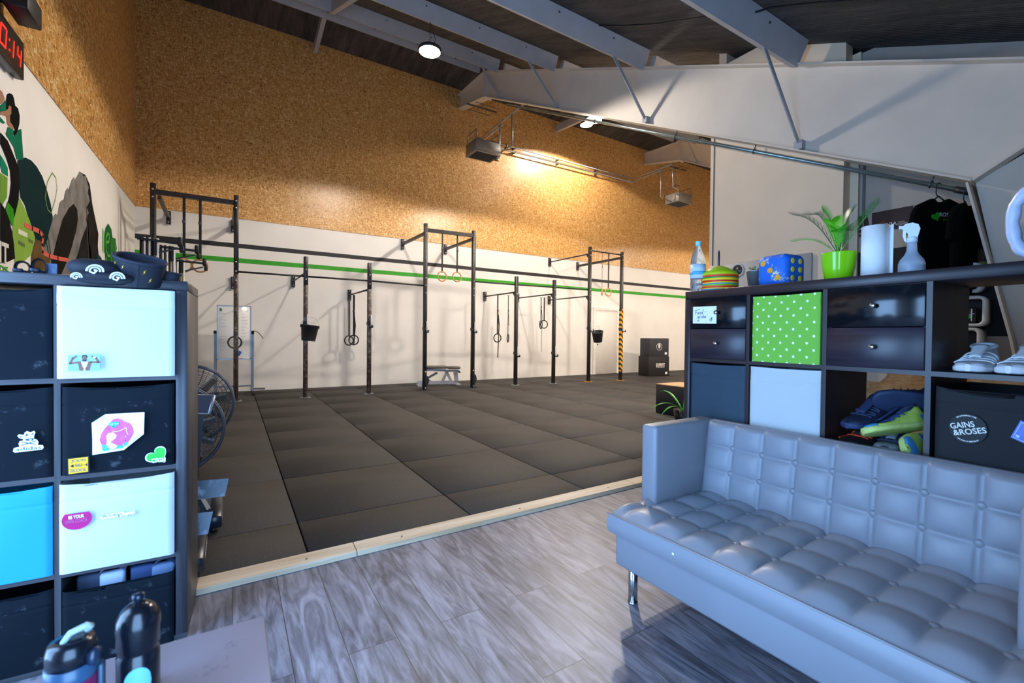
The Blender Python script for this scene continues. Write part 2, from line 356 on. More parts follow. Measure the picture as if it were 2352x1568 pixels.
for y in (8.68, 6.6, 4.5, 2.45, .38):
    purlin(y, XL, 4.93); purlin(y, 5.07, 11.78, .22); purlin(y, 11.92, XE, .22)
purlin(9.5, XL, 4.9, .16, zb=7.33); purlin(9.5, 5.1, 11.75, .16, zb=7.33); purlin(9.5, 11.95, XE, .16, zb=7.33)
# portal frames: apex part, long haunched rafter, tapered column
def rafter(xf, label):
    b = MB(); bot = lambda y: 2.45+(y-1.13)*.5215; top = lambda y: 3.30+(y-.95)*.4775
    ya, yb = .95, 9.28
    prof = [(1.13, bot(1.13)), (yb, bot(yb)), (10.74, 7.03), (10.74, 7.36), (yb, top(yb)), (ya, top(ya)), (.3, 2.98), (.3, 2.9)]
    b.prism(prof, (xf-.006, 0, 0), Y, Z, .012)
    fl = lambda p, q, t, w=.2: b.bar((xf, p[0], p[1]), (xf, q[0], q[1]), w, t, (0, 0, 1))
    fl((1.13, bot(1.13)), (yb, bot(yb)), .016); fl((yb, bot(yb)), (10.74, 7.03), .016); fl((yb, top(yb)), (10.74, 7.37), .016)
    fl((.3, top(.3)), (yb, top(yb)), .016)
    b.box(xf-.1, xf+.1, yb-.014, yb+.014, bot(yb)-.05, top(yb)+.01)                # apex splice plates
    b.bar((xf, 1.13, bot(1.13)), (xf, .3, top(.3)-.02), .2, .018, (0, 0, 1))     # knee stiffener
    b.prism([(1.13, 2.45), (.93, 1.3), (.72, ZF), (.30, ZF), (.3, top(.3))], (xf-.006, 0, 0), Y, Z, .012)
    b.bar((xf, 1.16, 2.44), (xf, .90, 1.2), .2, .016, (0, 1, 0)); b.bar((xf, .90, 1.2), (xf, .72, ZF), .2, .016, (0, 1, 0)); b.box(xf-.1, xf+.1, .28, .3, ZF, top(.3))
    for k in range(4):
        zz = bot(yb)+.08+.12*k
        for sx in (-.06, .06): b.cyl((xf+sx, yb-.03, zz), (xf+sx, yb-.014, zz), .012, 8)
    o = struct('beam', b, M('#e0d6c8', .5, var=.04, nscale=3.), label); return o
rafter(5.0, 'white steel portal rafter sloping down to a tapered column'); rafter(11.85, 'white steel portal rafter of the further frame')
for xf in (5.0, 11.85):
    for y in (8.68, 6.6, 4.5, 2.45):                  # knee braces from purlin to lower flange
        zt = 4.978+(y-4.536)*RS; zb = 2.45+(y-1.13)*.5215
        b = MB(); b.bar((xf-.75 if y < 8 else xf-.55, y+.02, zt+.14), (xf-.03, y-.02, zb+.03), .05, .012, (0, 1, 0)); b.box(xf-.08, xf, y-.06, y+.02, zb, zb+.09)
        struct('beam_brace', b, PAINT, 'thin steel knee brace between purlin and rafter')
for y0_, y1_, flipz in ((8.78, 6.7, 0), (9.6, 10.73, 1)):          # short trimmers between purlins
    z0_ = 4.978+(y0_-4.536)*RS if not flipz else 7.40; z1_ = 4.978+(y1_-4.536)*RS if not flipz else 7.30
    b = MB(); b.bar((1.52, y0_, z0_+.1), (1.52, y1_, z1_+.1), .08, .2, (0, 0, 1)); struct('beam_trimmer', b, PAINT, 'short trimmer beam between two purlins')
b = MB(); b.bar((8.1, 8.9, 7.1), (8.1, 10.73, 7.3), .08, .2); struct('beam_trimmer', b, PAINT, 'short trimmer beam at the top of the strand board')
# right-hand walls around the entrance
BEIGE = M('#f3dcbf', .7, var=.03, nscale=3.)
b = MB(); b.box(5.06, 5.2, 2.07, 3.52, ZF, 4.5); b.m = 1; b.box(5.052, 5.06, 3.465, 3.475, ZF, 4.5)
struct('wall_right', b, [BEIGE, M('#6f6a64', .7)], 'beige wall panel under the rafter behind the cube shelf')
b = MB(); b.box(5.24, 5.34, YF, 2.07, ZF, 4.0); b.m = 1; b.box(5.225, 5.24, 1.955, 1.975, ZF, 3.6)
struct('wall_right.001', b, [M('#b3aa9f', .75, var=.04), M('#6b6762', .6)], 'grey wall where the posters hang')
b = MB(); b.box(5.2, 5.34, 2.0, 2.07, ZF, 4.0); b.box(5.2, XE, 3.42, 3.52, ZF, 5.0); struct('wall_right.002', b, BEIGE, 'side return of the entrance wall')
d = MB(); d.box(5.03, 5.055, 2.33, 3.5, ZF, 2.08, .004, 1); d = struct('door_1', d, M('#b9b4ae', .6, var=.02), 'grey sliding door panel with a round porthole')
q = MB(); q.ring((5.028, 3.12, 1.99), X, .07, .012, 32, 8); obj('porthole_rim', q, M('#d8d3cc', .4), d)
q = MB(); q.cyl((5.026, 3.12, 1.99), (5.032, 3.12, 1.99), .066, 32); obj('porthole_glass', q, M('#4a4642', .3), d)
# white door in the rear wall
d = MB(); d.box(9.73, 10.66, YW-.03, YW, .005, 2.03, .003, 1); d = struct('door_2', d, M('#ddd8d0', .6, var=.02), 'plain white door in the rear wall')
q = MB(); q.box(9.64, 9.73, YW-.045, YW, 0, 2.12); q.box(10.66, 10.75, YW-.045, YW, 0, 2.12); q.box(9.73, 10.66, YW-.045, YW, 2.03, 2.12); obj('frame', q, M('#e9e5df', .6), d)
q = MB(); q.cyl((9.83, YW-.08, 1.03), (9.83, YW-.03, 1.03), .014, 12); q.tube([(9.83, YW-.08, 1.03), (9.95, YW-.085, 1.025)], .009, 8); q.cyl((9.83, YW-.036, 1.03), (9.83, YW-.03, 1.03), .026, 16); q.cyl((9.83, YW-.036, .94), (9.83, YW-.03, .94), .026, 16); obj('handle', q, M('#4a4a4c', .3, .8), d)
# ============================================================ CEILING LAMPS
def lamp(k, p):
    labels = ['bright high-bay lamp hanging from a purlin left of the rafter', 'bright high-bay lamp glowing just below the rafter flange', 'high-bay lamp near the ridge behind the rafter', 'high-bay lamp behind the right wall, above the far mats', 'high-bay lamp far down the hall behind the right wall']
    x, y, z = p; t = thing('highbay_lamp', labels[k], 'lamp', p, 0, 'high-bay lamps under the roof')
    q = MB(); q.lathe([(.03, .12), (.05, .12), (.09, .085), (.175, .04), (.18, 0), (.165, -.005)], 32); obj('housing', q, M('#2b2b2e', .5), t)
    q = MB(); q.lathe([(0, -.02), (.1, -.018), (.165, -.004), (.165, 0)], 32); lens = obj('lens', q, emit('#fff4e2', 22), t)
    top = (4.978+(y-4.536)*RS if y < 9 else 7.3)-z
    q = MB(); q.tube([(0, 0, .12), (0, 0, top)], .004, 6); q.tube([(.05, .02, .1), (.09, 0, .2), (.05, -.02, top*.7), (0, 0, top)], .004, 6); obj('suspension_cable', q, BLK, t)
    l = bpy.data.lights.new('highbay_light', 'SPOT'); l.spot_size = R(158); l.spot_blend = .12; l.shadow_soft_size = .14; l.energy = LAMP_W[k]; l.color = LAMP_C
    lo = bpy.data.objects.new('highbay_light', l); COL.objects.link(lo); lo.location = (x, y, z-.03)
for k, p in enumerate(LAMPS): lamp(k, p)
# ============================================================ HEATERS AND PIPEWORK
def heater(x, y, z, mirror, label):
    t = thing('unit_heater', label, 'heater', (x, y, z), 0, 'ceiling heaters')
    w, dp, h = .66, .52, .28; m1 = M('#8f8a84', .5, .3)
    q = MB(); q.box(0, w, 0, dp, 0.02, h, .008, 1); q.box(-.01, w+.01, -.01, dp+.01, 0, .03, .004, 1); obj('casing', q, m1, t)
    q = MB(); q.box(.05, w-.05, .05, dp-.05, -.003, .004); g = obj('outlet', q, M('#0e0f14', .6), t)
    for k in range(7):
        q = MB(); yy = .09+k*.058; q.bar((.05, yy, -.006), (w-.05, yy, -.006), .03, .004, (0, .6, 1)); obj('louvre', q, M('#30323c', .4, .4), t)
    for xx in (.04, w-.04):
        q = MB(); q.tube([(xx, .03, h), (xx, .03, h+.22), (xx, dp-.03, h+.22), (xx, dp-.03, h)], .013, 6); obj('hanging_bracket', q, M('#77716c', .5, .4), t)
    for xx in (.04, w-.04):
        for yy in (.06, dp-.06):
            q = MB(); q.tube([(xx, yy, h+.22), (xx, yy, 1.12)], .004, 6); obj('suspension_wire', q, ZINC, t)
    q = MB(); q.bar((-.1, .26, 1.13), (w+.02, .26, 1.13), .03, .03); q.tube([(.04, .06, 1.12), (w-.04, .06, 1.12)], .008, 6); q.tube([(.04, dp-.06, 1.12), (w-.04, dp-.06, 1.12)], .008, 6)
    for yy in (.06, dp-.06): q.tube([(w*.35, yy, 1.12), (w*.35, .26, 1.13)], .006, 6)
    obj('hanger_bar', q, M('#5e5c5a', .5, .5), t); return t
heater(4.72, 9.3, 5.44, False, 'grey unit heater hung beside the near rafter'); heater(11.8, 9.3, 5.45, True, 'grey unit heater hung far off near the right wall')
def pipe(name, pts, r, label, mat=GALV, grp='galvanised heating pipes'):
    t = thing(name, label, 'pipe', pts[0], 0, grp); q = MB(); q.tube(pts, r, 10); obj('pipe_run', q, mat, t, True); return t
t = pipe('heating_pipe', [(5.45, 8.0, 6.30), (5.45, 10.55, 6.30), (5.45, 10.62, 6.36), (11.1, 10.62, 6.38), (11.1, 10.5, 6.36), (11.1, 8.98, 6.34)], .02, 'upper heating pipe crossing the strand board between the heaters')
for pts in ([(5.45, 8.92, 6.3), (5.47, 8.92, 5.56), (5.38, 8.94, 5.53), (5.38, 9.28, 5.52)], [(11.1, 8.98, 6.34), (11.12, 8.98, 5.66), (11.4, 9.0, 5.65), (11.8, 9.35, 5.64)]):
    q = MB(); q.tube(pts, .018, 8); obj('drop_pipe', q, GALV, t, True)
t2 = pipe('heating_pipe', [(5.5, 9.46, 6.26), (5.5, 10.5, 6.24), (5.5, 10.62, 6.24), (11.18, 10.62, 6.26), (11.18, 10.5, 6.3), (11.14, 9.43, 6.3)], .02, 'lower heating pipe crossing the strand board between the heaters')
for pts in ([(5.45, 9.46, 6.26), (5.43, 9.46, 5.45), (5.38, 9.5, 5.43), (5.35, 9.6, 5.5)], [(11.14, 9.43, 6.3), (11.12, 9.43, 5.50), (11.3, 9.5, 5.49), (11.8, 9.6, 5.5)]):
    q = MB(); q.tube(pts, .018, 8); obj('drop_pipe', q, GALV, t2, True)
for tt, pts in ((t, [(5.4, 9.05, 5.53), (11.5, 9.1, 5.65)]), (t2, [(5.4, 9.52, 5.42), (11.35, 9.5, 5.49)])):
    for p in pts:
        q = MB(); q.cyl(Vector(p)-X*.05, Vector(p)+X*.05, .03, 10); q.cyl(p, Vector(p)+Z*.1, .014, 8); q.cyl(Vector(p)+Z*.08, Vector(p)+Z*.11, .03, 10); obj('valve', q, M('#a8762a', .35, .8), tt, True)
for tt, zz in ((t, 6.37), (t2, 6.25)):
    for xx in (6.6, 8.1, 9.6): q = MB(); q.box(xx-.012, xx+.012, 10.6, 10.746, zz-.03, zz+.03); obj('pipe_clip', q, M('#4a4643', .5), tt, True)
rfz = lambda y: rz(y)-.012
for lab, pts in (('black cable clipped along the roof between two purlins near the rafter', [(3.98, 4.42, rfz(4.42)), (4.03, 4.0, rfz(4.0)-.02), (4.06, 3.5, rfz(3.5)-.035), (4.05, 3.0, rfz(3.0)-.03), (4.05, 2.65, rfz(2.65))]), ('black cable running over the roof sheets above the lounge corner', [(4.02, 2.38, rfz(2.38)-.06), (4.05, 2.25, rfz(2.25)-.02), (4.07, 1.9, rfz(1.9)-.02), (4.14, 1.4, rfz(1.4)-.02), (4.2, .65, rfz(.65))])):
    t = thing('roof_cable', lab, 'cable', pts[0], 0, 'cables under the roof'); q = MB(); q.tube(pts, .008, 6); obj('cable_run', q, BLK, t, True)
# steel tube hung under the rafter: clothes rail for the shirts
rail = thing('hanging_rail', 'long steel tube hung under the near rafter with shirts at its low end', 'rail', (5.0, 1.1, 2.37))
rb = lambda y: 2.45+(y-1.13)*.5215-.085
q = MB(); q.tube([(5, 8.4, rb(8.4)), (5, 1.17, rb(1.17))], .02, 12); obj('tube', q, M('#9fb0b0', .3, .85), rail, True)
for y in (7.6, 5.6, 4.0, 2.93, 1.4): q = MB(); q.tube([(5, y, rb(y)+.02), (5, y-.02, rb(y)+.08)], .007, 6); q.ring((5, y, rb(y)), (0, 1, .5), .024, .007, 16, 6); obj('pipe_clamp', q, M('#5d666b', .35, .8), rail, True)
q = MB(); q.tube([(5, 1.25, rb(1.25)), (5, 1.16, rb(1.16))], .026, 12); obj('end_sleeve', q, M('#23262b', .4), rail, True)
# ============================================================ THE RIG
PX = [-1.09, .045, 1.15, 2.31, 3.54, 4.66, 5.81, 6.86, 7.96, 9.02]; PY = [9.2, 9.2, 9.17, 9.15, 9.32, 9.24, 9.22, 9.1, 9.03, 8.93]; PH = [3.57, 3.57, 2.62, 2.61, 3.6, 3.57, 2.62, 2.6, 3.54, 3.5]
rig = thing('pull_up_rig', 'long black pull-up rig of ten posts braced to the rear wall', 'rig', (PX[4], 9.2, 0))
WORN = scuffed('#3a2f2a', '#7d7068', .5, .62, .4, 16.); HAZ = hazard()
for i, (x, y, h) in enumerate(zip(PX, PY, PH)):
    q = MB(); w = .037
    if i in (1, 2, 3): q.m = 1; q.box(x-w, x+w, y-w, y+w, .008, h*(.62 if i == 1 else .8), .004, 1); q.m = 0; q.box(x-w, x+w, y-w, y+w, h*(.62 if i == 1 else .8), h, .004, 1)
    else: q.box(x-w, x+w, y-w, y+w, .008, h, .004, 1)
    if i == 9: q.m = 2; q.box(x-w-.002, x+w+.002, y-w-.002, y+w+.002, .25, 1.95)
    q.m = 3
    for zz in [.35+.3*k for k in range(int((h-.4)/.3))]:
        if i != 9: q.cyl((x, y-w-.0015, zz), (x, y-w+.002, zz), .010, 8); q.cyl((x+w-.002, y, zz), (x+w+.0015, y, zz), .010, 8)
    o = obj('post', q, [STEEL, WORN, HAZ, M('#070708', .8)], rig, True, 'post wrapped in yellow and black hazard tape' if i == 9 else None)
    q = MB(); q.box(x-.09, x+.09, y-.075, y+.075, 0, .008, .002, 1)
    for sx in (-.07, .07):
        for sy in (-.055, .055): q.cyl((x+sx, y+sy, .008), (x+sx, y+sy, .02), .011, 6)
    obj('base_plate', q, M('#c98f2c', .5) if i >= 8 else (M('#8f959c', .4, .7) if i in (1, 2, 3, 6, 7) else BLK), rig, True)
    for zz in ((h-.1, h-.22) if h > 3 else (h-.24, h-.42))+((2.42, 2.26, 2.1) if i in (1, 4, 5, 8) else ()):
        q = MB(); q.cyl((x, y-w-.008, zz), (x, y+w+.008, zz), .014, 6); obj('bolt', q, SCREW, rig, True)
def rbar(i, j, z, w=.06, rnd=None, zj=None):
    q = MB(); a = (PX[i]+.03, PY[i], z); c = (PX[j]-.03, PY[j], zj or z)
    if rnd: q.tube([a, c], rnd, 10)
    else: q.bar(a, c, w, w*1.25)
    obj('crossbar', q, STEEL if not rnd else M('#2f2d2e', .35, .6), rig, True)
rbar(0, 1, 3.44); rbar(4, 5, 3.46); rbar(8, 9, 3.45, rnd=.017, zj=3.42)
for i in (1, 2, 3): rbar(i, i+1, 2.255, rnd=.017)
for i in (5, 6, 7): rbar(i, i+1, 2.42, rnd=.017)
for i, z, flat in ((0, 3.36, 1), (1, 3.34, 1), (1, 2.2, 0), (2, 2.31, 0), (3, 2.08, 0), (4, 3.38, 1), (5, 3.38, 1), (6, 2.24, 0), (7, 2.25, 0), (8, 2.25, 0), (8, 3.36, 0), (9, 3.34, 1)):
    x, y = PX[i]-(.05 if i else -.05), PY[i]; q = MB()
    if flat: q.bar((x+.03, y, z), (x, YW-.06, z), .05, .06)
    else:
        q.tube([(x+.03, y, z), (x, YW-.06, z)], .017, 10); q.prism([(0, .02), (-.12, .02), (0, -.12)], (x+.034, y+.037, z), (0, -1, 0), Z, .008)
    q.box(x-.035, x+.035, YW-.06, YW-.001, z-.12, z+.12); obj('wall_brace', q, STEEL, rig, True)
    for zz in (z-.09, z+.09): q = MB(); q.cyl((x, YW-.066, zz), (x, YW-.02, zz), .012, 8); obj('bolt', q, SCREW, rig, True)
# bar holders on the posts
jc = None
JL = ['second post from the whiteboard', 'third post from the whiteboard', 'tall post left of the weight bench', 'tall post right of the weight bench', 'short post beside the black rings', 'short post right of the paired rings', 'post with the second bucket', 'striped hazard post']
for k, (i, z) in enumerate(((2, 1.42), (3, 1.44), (4, 1.36), (5, 1.36), (6, .80), (7, .80), (8, 1.44), (9, 1.44))):
    x, y = PX[i], PY[i]
    if jc is None:
        jc = thing('bar_holder', '', 'holder', (x, y, z), 0, 'bar holders hooked on the rig posts')
        q = MB(); q.box(.012, .044, -.062, -.042, -.1, .13, .003, 1); obj('liner', q, M('#c9c9cc', .4), jc)
        q = MB(); q.box(-.044, .046, -.045, .045, -.06, .0); q.box(.0, .045, -.14, -.04, -.12, -.095, .004, 1); q.box(.005, .04, -.15, -.138, -.12, -.06, .004, 1); obj('hook', q, BLK, jc); o = jc
    else: o = dup(jc, (x, y, z))
    o['label'] = 'black and silver bar holder hooked on the '+JL[k]
# rings on straps
WOODR = woodgrain('#a9763f', '#d9ab6e', 'x', .45, .5)
def gym_ring(name, label, x, y, zring, ztop, mat, Rr=.104, rot=0., tail=0, buckle=True, group='gym rings hanging from the rig', wide=.035):
    t = thing(name, label, 'ring', (x, y, zring), rot, group)
    q = MB(); q.ring((0, 0, 0), Y, Rr, .014, 40, 10); obj('ring', q, mat, t)
    zt = ztop-zring; q = MB(); zz = Rr-.014
    q.box(-wide/2, wide/2, -.006, -.002, zz, zt); q.box(-wide/2+.004, wide/2+.004, .006, .01, zz, zt); q.box(-wide/2, wide/2, -.006, .01, zz-.004, zz)
    q.box(-wide/2, wide/2, -.045, .045, zt, zt+.004)
    if tail: q.bar((.01, -.012, zt*.55), (.035, -.02, zt*.3), wide, .003, Y); q.bar((.035, -.02, zt*.3), (.005, -.015, -tail), wide*.8, .003, Y)
    obj('strap', q, BLK, t)
    if buckle: q = MB(); q.box(-wide*.7, wide*.7, -.016, .0, zt*.62, zt*.62+.05, .004, 1); obj('buckle', q, M('#55555a', .35, .7), t)
    return t
gym_ring('gym_ring', 'wooden gym ring nearest the left wall, beside the striped bands', -.69, 9.2, 2.30, 3.41, WOODR, tail=0)
gym_ring('gym_ring', 'wooden gym ring right of its twin on the tall left bay', -.47, 9.2, 2.31, 3.41, WOODR)
gym_ring('gym_ring', 'left wooden gym ring of the bay above the weight bench', 3.92, 9.3, 2.485, 3.43, WOODR)
gym_ring('gym_ring', 'right wooden gym ring of the bay above the weight bench', 4.28, 9.3, 2.50, 3.43, WOODR)
gym_ring('gym_ring', 'wooden gym ring turned side-on in the bay before the white door', 8.37, 9.0, 2.40, 3.42, WOODR, rot=R(50))
gym_ring('gym_ring', 'wooden gym ring facing front in the bay before the white door', 8.57, 8.97, 2.39, 3.42, WOODR)
BR = M('#1b1b1f', .4)
gym_ring('gym_ring', 'black gym ring half hidden behind the scuffed post at the whiteboard', .03, 9.62, 1.02, 2.18, BR, wide=.03)
gym_ring('gym_ring', 'left black ring of the overlapping pair hanging by the third post', 2.19, 10.42, 1.05, 2.06, BR, rot=R(20), buckle=False)
gym_ring('gym_ring', 'right black ring of the overlapping pair hanging by the third post', 2.30, 10.46, 1.06, 2.06, BR, rot=R(-25), tail=.12)
gym_ring('gym_ring', 'black ring with a long loose strap tail hanging low left of a short post', 5.745, 10.0, 1.13, 2.22, BR, tail=.5)
gym_ring('gym_ring', 'black ring turned side-on beside the short post with a knotted strap', 6.0, 9.9, 1.13, 2.22, BR, rot=R(48), tail=-.35)
gym_ring('gym_ring', 'left black ring of the high overlapping pair with trailing straps', 7.1, 10.0, 1.50, 2.23, BR, rot=R(35), tail=.75)
gym_ring('gym_ring', 'right black ring of the high overlapping pair with trailing straps', 7.19, 9.98, 1.51, 2.23, BR, rot=R(-10), buckle=False)
# buckets
def bucket(label, loc, rot, s=1.):
    t = thing('bucket', label, 'bucket', loc, rot, 'black buckets hung on the rig'); q = MB()
    q.lathe([(0, 0), (.112, 0), (.118, .01), (.15, .27), (.162, .275), (.162, .29), (.148, .292), (.143, .27), (.108, .02), (0, .018)], 36); obj('pail', q, M('#2a2a2e', .55, var=.2, nscale=6.), t)
    q = MB(); q.tube([(.155*math.cos(a), 0, .27+.17*math.sin(a)) for a in [PI*i/16 for i in range(17)]], .0035, 6); obj('bail_handle', q, ZINC, t)
    for sx in (-1, 1): q = MB(); q.box(sx*.15-.012, sx*.15+.012, -.02, .02, .24, .285, .004, 1); obj('ear', q, BLK, t)
    t.scale = (s, s, s); return t
bucket('black bucket hung on the post right of the whiteboard', (1.17, 8.96, 1.06), (0, R(6), 0), 1.0)
bucket('tilted black bucket hung on the post beside the white door', (8.02, 8.75, 1.06), (R(4), R(-16), R(20)), .95)
# small rollers at the foot of two posts
for k, i in enumerate((4, 5)):
    t = thing('floor_pulley', ('low pulley plate bolted to the tall post left of the weight bench', 'low pulley plate bolted to the tall post right of the weight bench')[k], 'pulley', (PX[i], PY[i]-.04, .05), 0, 'low pulleys on the rig')
    q = MB(); q.box(-.03, .03, -.012, 0, -.03, .36); obj('plate', q, BLK, t); q = MB(); q.prism([(0, 0), (.05, .05), (.07, .13), (.05, .21), (0, .26), (-.02, .2), (-.02, .06)], (.01, -.03, .02), X, Z, -.02); obj('guard', q, M('#20242c', .35), t)
    for zz in (-.01, .34): q = MB(); q.cyl((0, -.02, zz), (0, -.01, zz), .016, 8); obj('bolt', q, SCREW, t)
# weight bench
t = thing('weight_bench', 'adjustable weight bench with grey pad on a silver frame', 'bench', (4.22, 10.0, 0), R(-14)); sil = M('#b8bcc3', .35, .5)
q = MB(); q.box(-.42, .12, -.14, .14, .40, .46, .025, 3); obj('back_pad', q, M('#5b564d', .5), t)
q = MB(); q.box(.13, .44, -.13, .13, .385, .445, .025, 3); obj('seat_pad', q, M('#5b564d', .5), t)
q = MB(); q.bar((-.38, 0, .37), (.1, 0, .35), .06, .05); q.bar((.08, 0, .34), (.42, 0, .34), .06, .05); obj('pad_rail', q, sil, t)
q = MB(); q.bar((-.55, 0, .07), (.4, 0, .06), .07, .08); obj('base_rail', q, sil, t)
q = MB(); q.bar((.37, 0, .06), (.33, 0, .34), .09, .07); obj('front_post', q, sil, t)
q = MB(); q.bar((.02, 0, .08), (.13, 0, .32), .05, .06); q.bar((.24, 0, .08), (.12, 0, .32), .05, .06); obj('upright', q, sil, t)
q = MB(); q.bar((-.1, 0, .3), (-.35, 0, .16), .05, .05); q.bar((-.35, 0, .17), (-.25, 0, .09), .04, .04); obj('adjuster', q, M('#77777c', .4, .5), t)
for xx in (-.52, .4): q = MB(); q.box(xx-.05, xx+.05, -.2 if xx < 0 else -.1, .2 if xx < 0 else .1, 0, .025); obj('foot', q, sil, t)
q = MB(); q.tube([(.42, -.12, .31), (.42, .12, .31)], .02, 10); obj('foot_roller', q, BLK, t)
# band pegs on the left wall, with striped bands hung on each
for k, (y, z, xe, xb) in enumerate(((7.5, 2.40, -.60, -.95), (8.3, 2.44, -.46, -.845), (9.1, 2.36, -.40, -.79))):
    t = thing('band_peg', ('nearest of three braced peg stands holding striped bands by the left wall', 'middle of three braced peg stands holding striped bands by the left wall', 'furthest of three braced peg stands holding striped bands by the left wall')[k], 'peg', (xb+.08, y, 0), 0, 'band peg stands by the left wall')
    xw = xb+.10; q = MB(); q.bar((xb-.10, y, z), (xe, y, z-.02), .03, .03); obj('arm', q, BLK, t, True); q = MB(); q.bar((xw, y, z-.17), (xe-.02, y, z-.08), .02, .02); obj('brace', q, M('#3a3a3c', .4, .6), t, True)
    q = MB(); q.box(xw-.03, xw, y+.05, y+.08, 0, z+.01); q.box(xw-.2, xw+.2, y-.1, y+.25, 0, .012); q.box(xw-.03, xw, y-.02, y+.06, z-.2, z+.01); obj('stand_post', q, BLK, t, True); q = MB(); q.box(xe-.03, xe+.02, y-.05, y+.05, z-.06, z+.06, .01, 1); q.box(xe-.01, xe+.04, y-.03, y+.03, z-.14, z-.05, .008, 1); obj('rubber_end', q, BLK, t, True)
    for j, (hx, dx, wd) in enumerate((('#111113', -.10, .04), ('#e9e9e6', -.068, .02), ('#111113', -.045, .03), ('#f0f0ee', -.018, .022), ('#111113', .008, .024), ('#d7c77a', .028, .008), ('#1a1a1c', .04, .012), ('#dcdcda', .062, .03))):
        q = MB(); xx = xb+dx+.045; drop = .95
        q.grid(lambda u, v: Vector((xx-wd/2+wd*v, y+.02*math.cos(PI*u*2)-.0, z+.022-(drop*math.sin(PI*u)**.35 if .0 < u < 1 else 0)))+Vector((-.012*math.sin(PI*u)-.006*j*0, (.03 if u < .5 else -.03), 0)), 21, 2)
        o = obj('resistance_band', q, M(hx, .6), None); tag(o, '%s stretch band, number %s from the left on the %s peg' % ({'#111113': 'black', '#1a1a1c': 'thin black', '#d7c77a': 'narrow yellow', '#e9e9e6': 'white', '#f0f0ee': 'white', '#dcdcda': 'pale grey'}[hx], ('one', 'two', 'three', 'four', 'five', 'six', 'seven', 'eight')[j], ('nearest', 'middle', 'furthest')[k]), 'band', 'striped bands hanging on the pegs')
        sol = o.modifiers.new('thickness', 'SOLIDIFY'); sol.thickness = .004
# whiteboard on wheels
wb = thing('mobile_whiteboard', 'whiteboard on a grey wheeled stand behind the scuffed post', 'whiteboard', (.02, 10.2, 0), R(0)); g7 = M('#7e848c', .4, .5)
q = MB(); q.box(-.265, .27, -.012, .012, .70, 1.70, .004, 1); obj('board', q, M('#eeefee', .2, var=.01), wb)
q = MB()
for a in ((-.28, -.262, .685, 1.715), (.268, .286, .685, 1.715)): q.box(a[0], a[1], -.016, .016, a[2], a[3])
for z in (.685, 1.70): q.box(-.28, .286, -.016, .016, z, z+.016)
obj('frame', q, M('#9ea3a8', .35, .7), wb)
for sx in (-.30, .305):
    q = MB(); q.box(sx-.025, sx+.025, 0, .04, .1, 1.2); obj('leg', q, g7, wb); q = MB(); q.cyl((sx-.03, .02, 1.2), (sx+.03, .02, 1.2), .035, 14); obj('pivot', q, BLK, wb)
    q = MB(); q.box(sx-.02, sx+.02, -.3, .34, .085, .12); obj('foot', q, g7, wb)
    for yy in (-.27, .31): q = MB(); q.cyl((sx-.015, yy, .035), (sx+.015, yy, .035), .035, 16); q.box(sx-.01, sx+.01, yy-.01, yy+.01, .03, .09); obj('caster', q, BLK, wb)
q = MB(); q.bar((-.3, .02, .16), (.305, .02, .16), .03, .03); q.bar((.28, 0, .1), (.52, -.08, .1), .04, .03); obj('crossbar', q, g7, wb)
q = MB(); q.box(-.24, .25, -.09, -.014, .675, .69); q.box(-.24, .25, -.09, -.085, .69, .70); obj('pen_tray', q, M('#a9adb0', .35, .7), wb)
q = MB(); rr = random.Random(3)
for cx, n in ((-.24, 13), (.12, 9)):
    for k in range(n):
        z = 1.62-.062*k; L = rr.uniform(.04, .12); pts = [(cx+L*i/9, z+rr.uniform(-.006, .006)) for i in range(10)]
        if rr.random() < .85: q.stroke(pts, (0, -.0125, 0), X, Z, .004, .0004)
obj('handwriting', q, M('#8f9497', .6), wb)
q = MB(); q.box(-.235, -.20, -.0145, -.0125, 1.60, 1.66); obj('green_mark', q, M('#3e7a44', .6), wb)
t = thing('board_eraser', 'blue eraser stuck low on the whiteboard', 'eraser', (.105, 10.172, .80)); q = MB(); q.box(-.028, .028, -.02, .015, -.045, .045, .012, 2, Matrix.Rotation(R(25), 4, 'Y')); obj('body', q, M('#1550b8', .5), t)
t = thing('board_cloth', 'grey cloth draped over the right pivot of the whiteboard', 'cloth', (.34, 10.2, 1.2)); q = MB(); q.grid(lambda u, v: Vector((-.03+.20*u, -.05+.1*v, .03+.03*math.sin(u*2.4)-.16*u*u+.006*math.sin(20*v+9*u))), 10, 8); o = obj('cloth', q, M('#4b4a48', .8), t); o.modifiers.new('thickness', 'SOLIDIFY').thickness = .006
t = thing('marker_pen', 'red capped marker on the whiteboard tray', 'marker', (.22, 10.13, .70)); q = MB(); q.cyl((-.06, 0, 0), (.06, 0, 0), .009, 10); obj('barrel', q, M('#e6e6e6', .3), t); q = MB(); q.cyl((-.1, 0, 0), (-.06, 0, 0), .0095, 10); obj('cap', q, M('#c22a20', .3), t)
